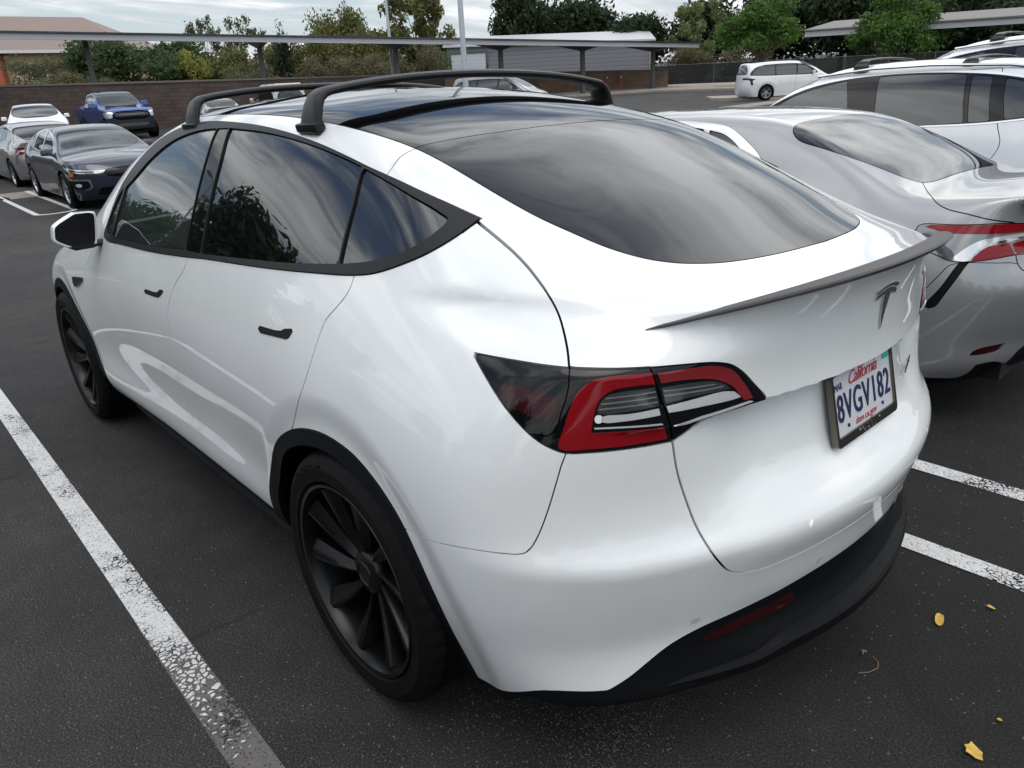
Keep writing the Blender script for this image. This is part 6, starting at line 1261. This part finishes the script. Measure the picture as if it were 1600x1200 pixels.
for x,y,lb in ((-2.5,15,'unseen dark tree added left of the camera to darken the lamp marker'),(2.5,16.5,'unseen dark tree added to the left to darken low reflections')): tree('dark',x,y,6.5,3.0,lb,None,3)  # two more unseen trees added to darken lamp and glass reflections
pole('light_pole','slim lamp post mirrored in the front door window',21.0,6.7,6.7,.07,.05,'double',(.4,.9))
# ---------------------------------------------------------------- litter on the asphalt
M_YLEAF=mat('yellow_leaf',(.55,.36,.05),.6); n_,l_,b_=nodes(M_YLEAF); l_.new(ramp(M_YLEAF,noise(M_YLEAF,60,4),[(.3,(.42,.24,.03)),(.6,(.62,.44,.08))]),b_.inputs['Base Color'])
def leaf(x,y,rz,out,label,th=.0015):
    b=MB(); n=len(out); V=[(a,c_,.006+.010*abs(c_)/.02*.5+.004*math.sin(a*90)) for a,c_ in out]; V=[(0,0,.004)]+V; F=[(0,1+i,1+(i+1)%n) for i in range(n)]; V2=[(a,c_,z-th) for a,c_,z in V]; F2=[(n+1+q[0],n+1+q[2],n+1+q[1]) for q in F]; b.add(V+V2,F+F2+[(1+i,n+2+i,n+2+(i+1)%n,1+(i+1)%n) for i in range(n)])
    o=b.build('fallen_leaf',M_YLEAF,angle=60); o.location=(x,y,.002); o.rotation_euler=(0,0,rz); tag(o,label,'leaf','yellow leaves fallen on the asphalt'); return o
oval=[(-.030,.002),(-.022,.009),(-.010,.012),(.004,.012),(.018,.009),(.031,.0),(.016,-.010),(.0,-.012),(-.014,-.010),(-.024,-.005)]
lobe=[(-.028,.002),(-.016,.014),(-.004,.018),(.006,.026),(.012,.015),(.024,.008),(.020,-.004),(.022,-.016),(.004,-.015),(-.012,-.017),(-.018,-.008)]
leaf(-1.029,-.443,rad(-70),oval,'long yellow leaf lying nearest the rear bumper'); leaf(-1.118,-.610,rad(30),[(a*.42,c_*.6) for a,c_ in oval],'small curled yellow leaf near the lower parking line')
leaf(-1.266,.008,rad(-20),[(a*.9,c_*.9) for a,c_ in lobe],'lobed yellow leaf at the bottom right corner'); leaf(-1.277,-.143,rad(80),[(a*.3,c_*.3) for a,c_ in lobe],'tiny yellow leaf scrap just above the lobed leaf')
b=MB(); b.tube([(-.955+.0,-.060,.003),(-.975,-.085,.004),(-.985,-.115,.005),(-.975,-.140,.006),(-.955,-.150,.006)],.0013,5); b.tube([(-.935,-.158,.006),(-.925,-.150,.008),(-.932,-.140,.007)],.003,5); tag(b.build('dry_twig',mat('dry_stem',(.22,.15,.09),.8)),'curled dry stem on the asphalt behind the white crossover','twig')
def debris():
    r=np.random.default_rng(3); V=[];F=[]
    def add(x,y,s):
        a=r.random()*6.283; h=.001+.004*r.random(); k=len(V); c_,s_=math.cos(a)*s,math.sin(a)*s
        V.extend([(x+c_,y+s_,h),(x-s_*.4,y+c_*.4,h+.002),(x-c_,y-s_,h),(x+s_*.4,y-c_*.4,h+.001)]); F.append((k,k+1,k+2,k+3))
    for cx_,cy_,sx,sy,nn in ((-.36,.66,.10,.16,700),(-.60,.60,.07,.10,900),(-.30,1.15,.12,.12,260),(.0,1.36,.3,.10,200)):
        for _ in range(nn): add(cx_+r.normal()*sx,cy_+r.normal()*sy,.0012+.0035*r.random())
    for _ in range(500): add(-2+6*r.random(),-3+6*r.random(),.0012+.003*r.random())
    b=MB(); b.add(V,F); tag(b.build('leaf_litter',mat('litter_bits',(.15,.12,.085),.9),smooth=False),kind='stuff',label=None)
debris()
build_y()
cam_=build_car(camry_spec())
put(cam_,.24,-2.66,0)
q=MB()
V=[];F=[];ys=np.linspace(-.66,.66,41)
for y in ys:
    a=abs(y); x=-1.075+.26*a*a+.22*a**4; t=max(0,1-(a/.68)**8)**.5; z=1.088-.10*a*a
    for d,u in ((.10,.0),(.04,.016*t),(-.012*t,.020*t),(-.018*t,.012*t),(.0,-.012)): V.append((x+d,y,z+u))
for i in range(40):
    for k in range(5): F.append((i*5+k,i*5+(k+1)%5,(i+1)*5+(k+1)%5,(i+1)*5+k))
q.add(V,F); q.build('boot_spoiler',M_SILV,cam_)
s1=build_car(suv_spec('tall white crossover with chrome window line and two black roof bars, behind the silver sedan')); add_rails(s1,bars=(1.62,.72)); put(s1,.08,-6.20,0,-.02)
s2=copy_tree(s1); s2['label']='white crossover at the far right, only its roof rails and roof showing'; s2.scale=(1.12,1.08,1.13); put(s2,-.2,-9.55,0,.03)
nv=build_car(civic_spec(M_NAVYP,'dark navy sedan facing us near the white door mirror')); 
X,Y=front_at(17.55,-2.45,0,0); put(nv,17.2,-2.42,180)
sv=copy_tree(cam_); sv['label']='silver sedan parked tail to tail behind the navy sedan'; put(sv,19.9,-2.5,0,-.05)
for o in (cam_,sv): o['group']='silver sedans of one kind'
wv=build_car(civic_spec(M_WHITE,'white sedan facing us with dark windscreen, furthest left','white_sedan',M_INT,M_GL_P)); put(wv,31.3,-4.5,171,.30)
tk=build_car(truck_spec()); put(tk,39.0,-8.9,-181)
mv=build_car(van_spec(M_WHITE2,'white minivan parked by the round green tree','minivan')); put(mv,19.5,-34.1,-126)
ds=build_car(van_spec(M_GREYP,'grey estate car seen between the roof bars','estate_car')); put(ds,28.6,-23.2,-152)
jp=build_car(van_spec(M_CRM,'cream white boxy off roader seen through the front roof bar','off_roader',F_JEEP,2.9,M_GL_P)); put(jp,36.6,-17.0,-8)
sr=copy_tree(sv); sr['label']='silver sedan with its roof just under the front roof bar, beside the cream off roader'; put(sr,33.4,-12.3,-12)
for o,(x,y,a),lb in ((copy_tree(wv),(31.4,-18.2,-170),'white sedan between the two roof bars, facing us'),):
    o['label']=lb; put(o,x,y,a)
for o in (cam_,sv,sr): o['group']='silver sedans of one kind'
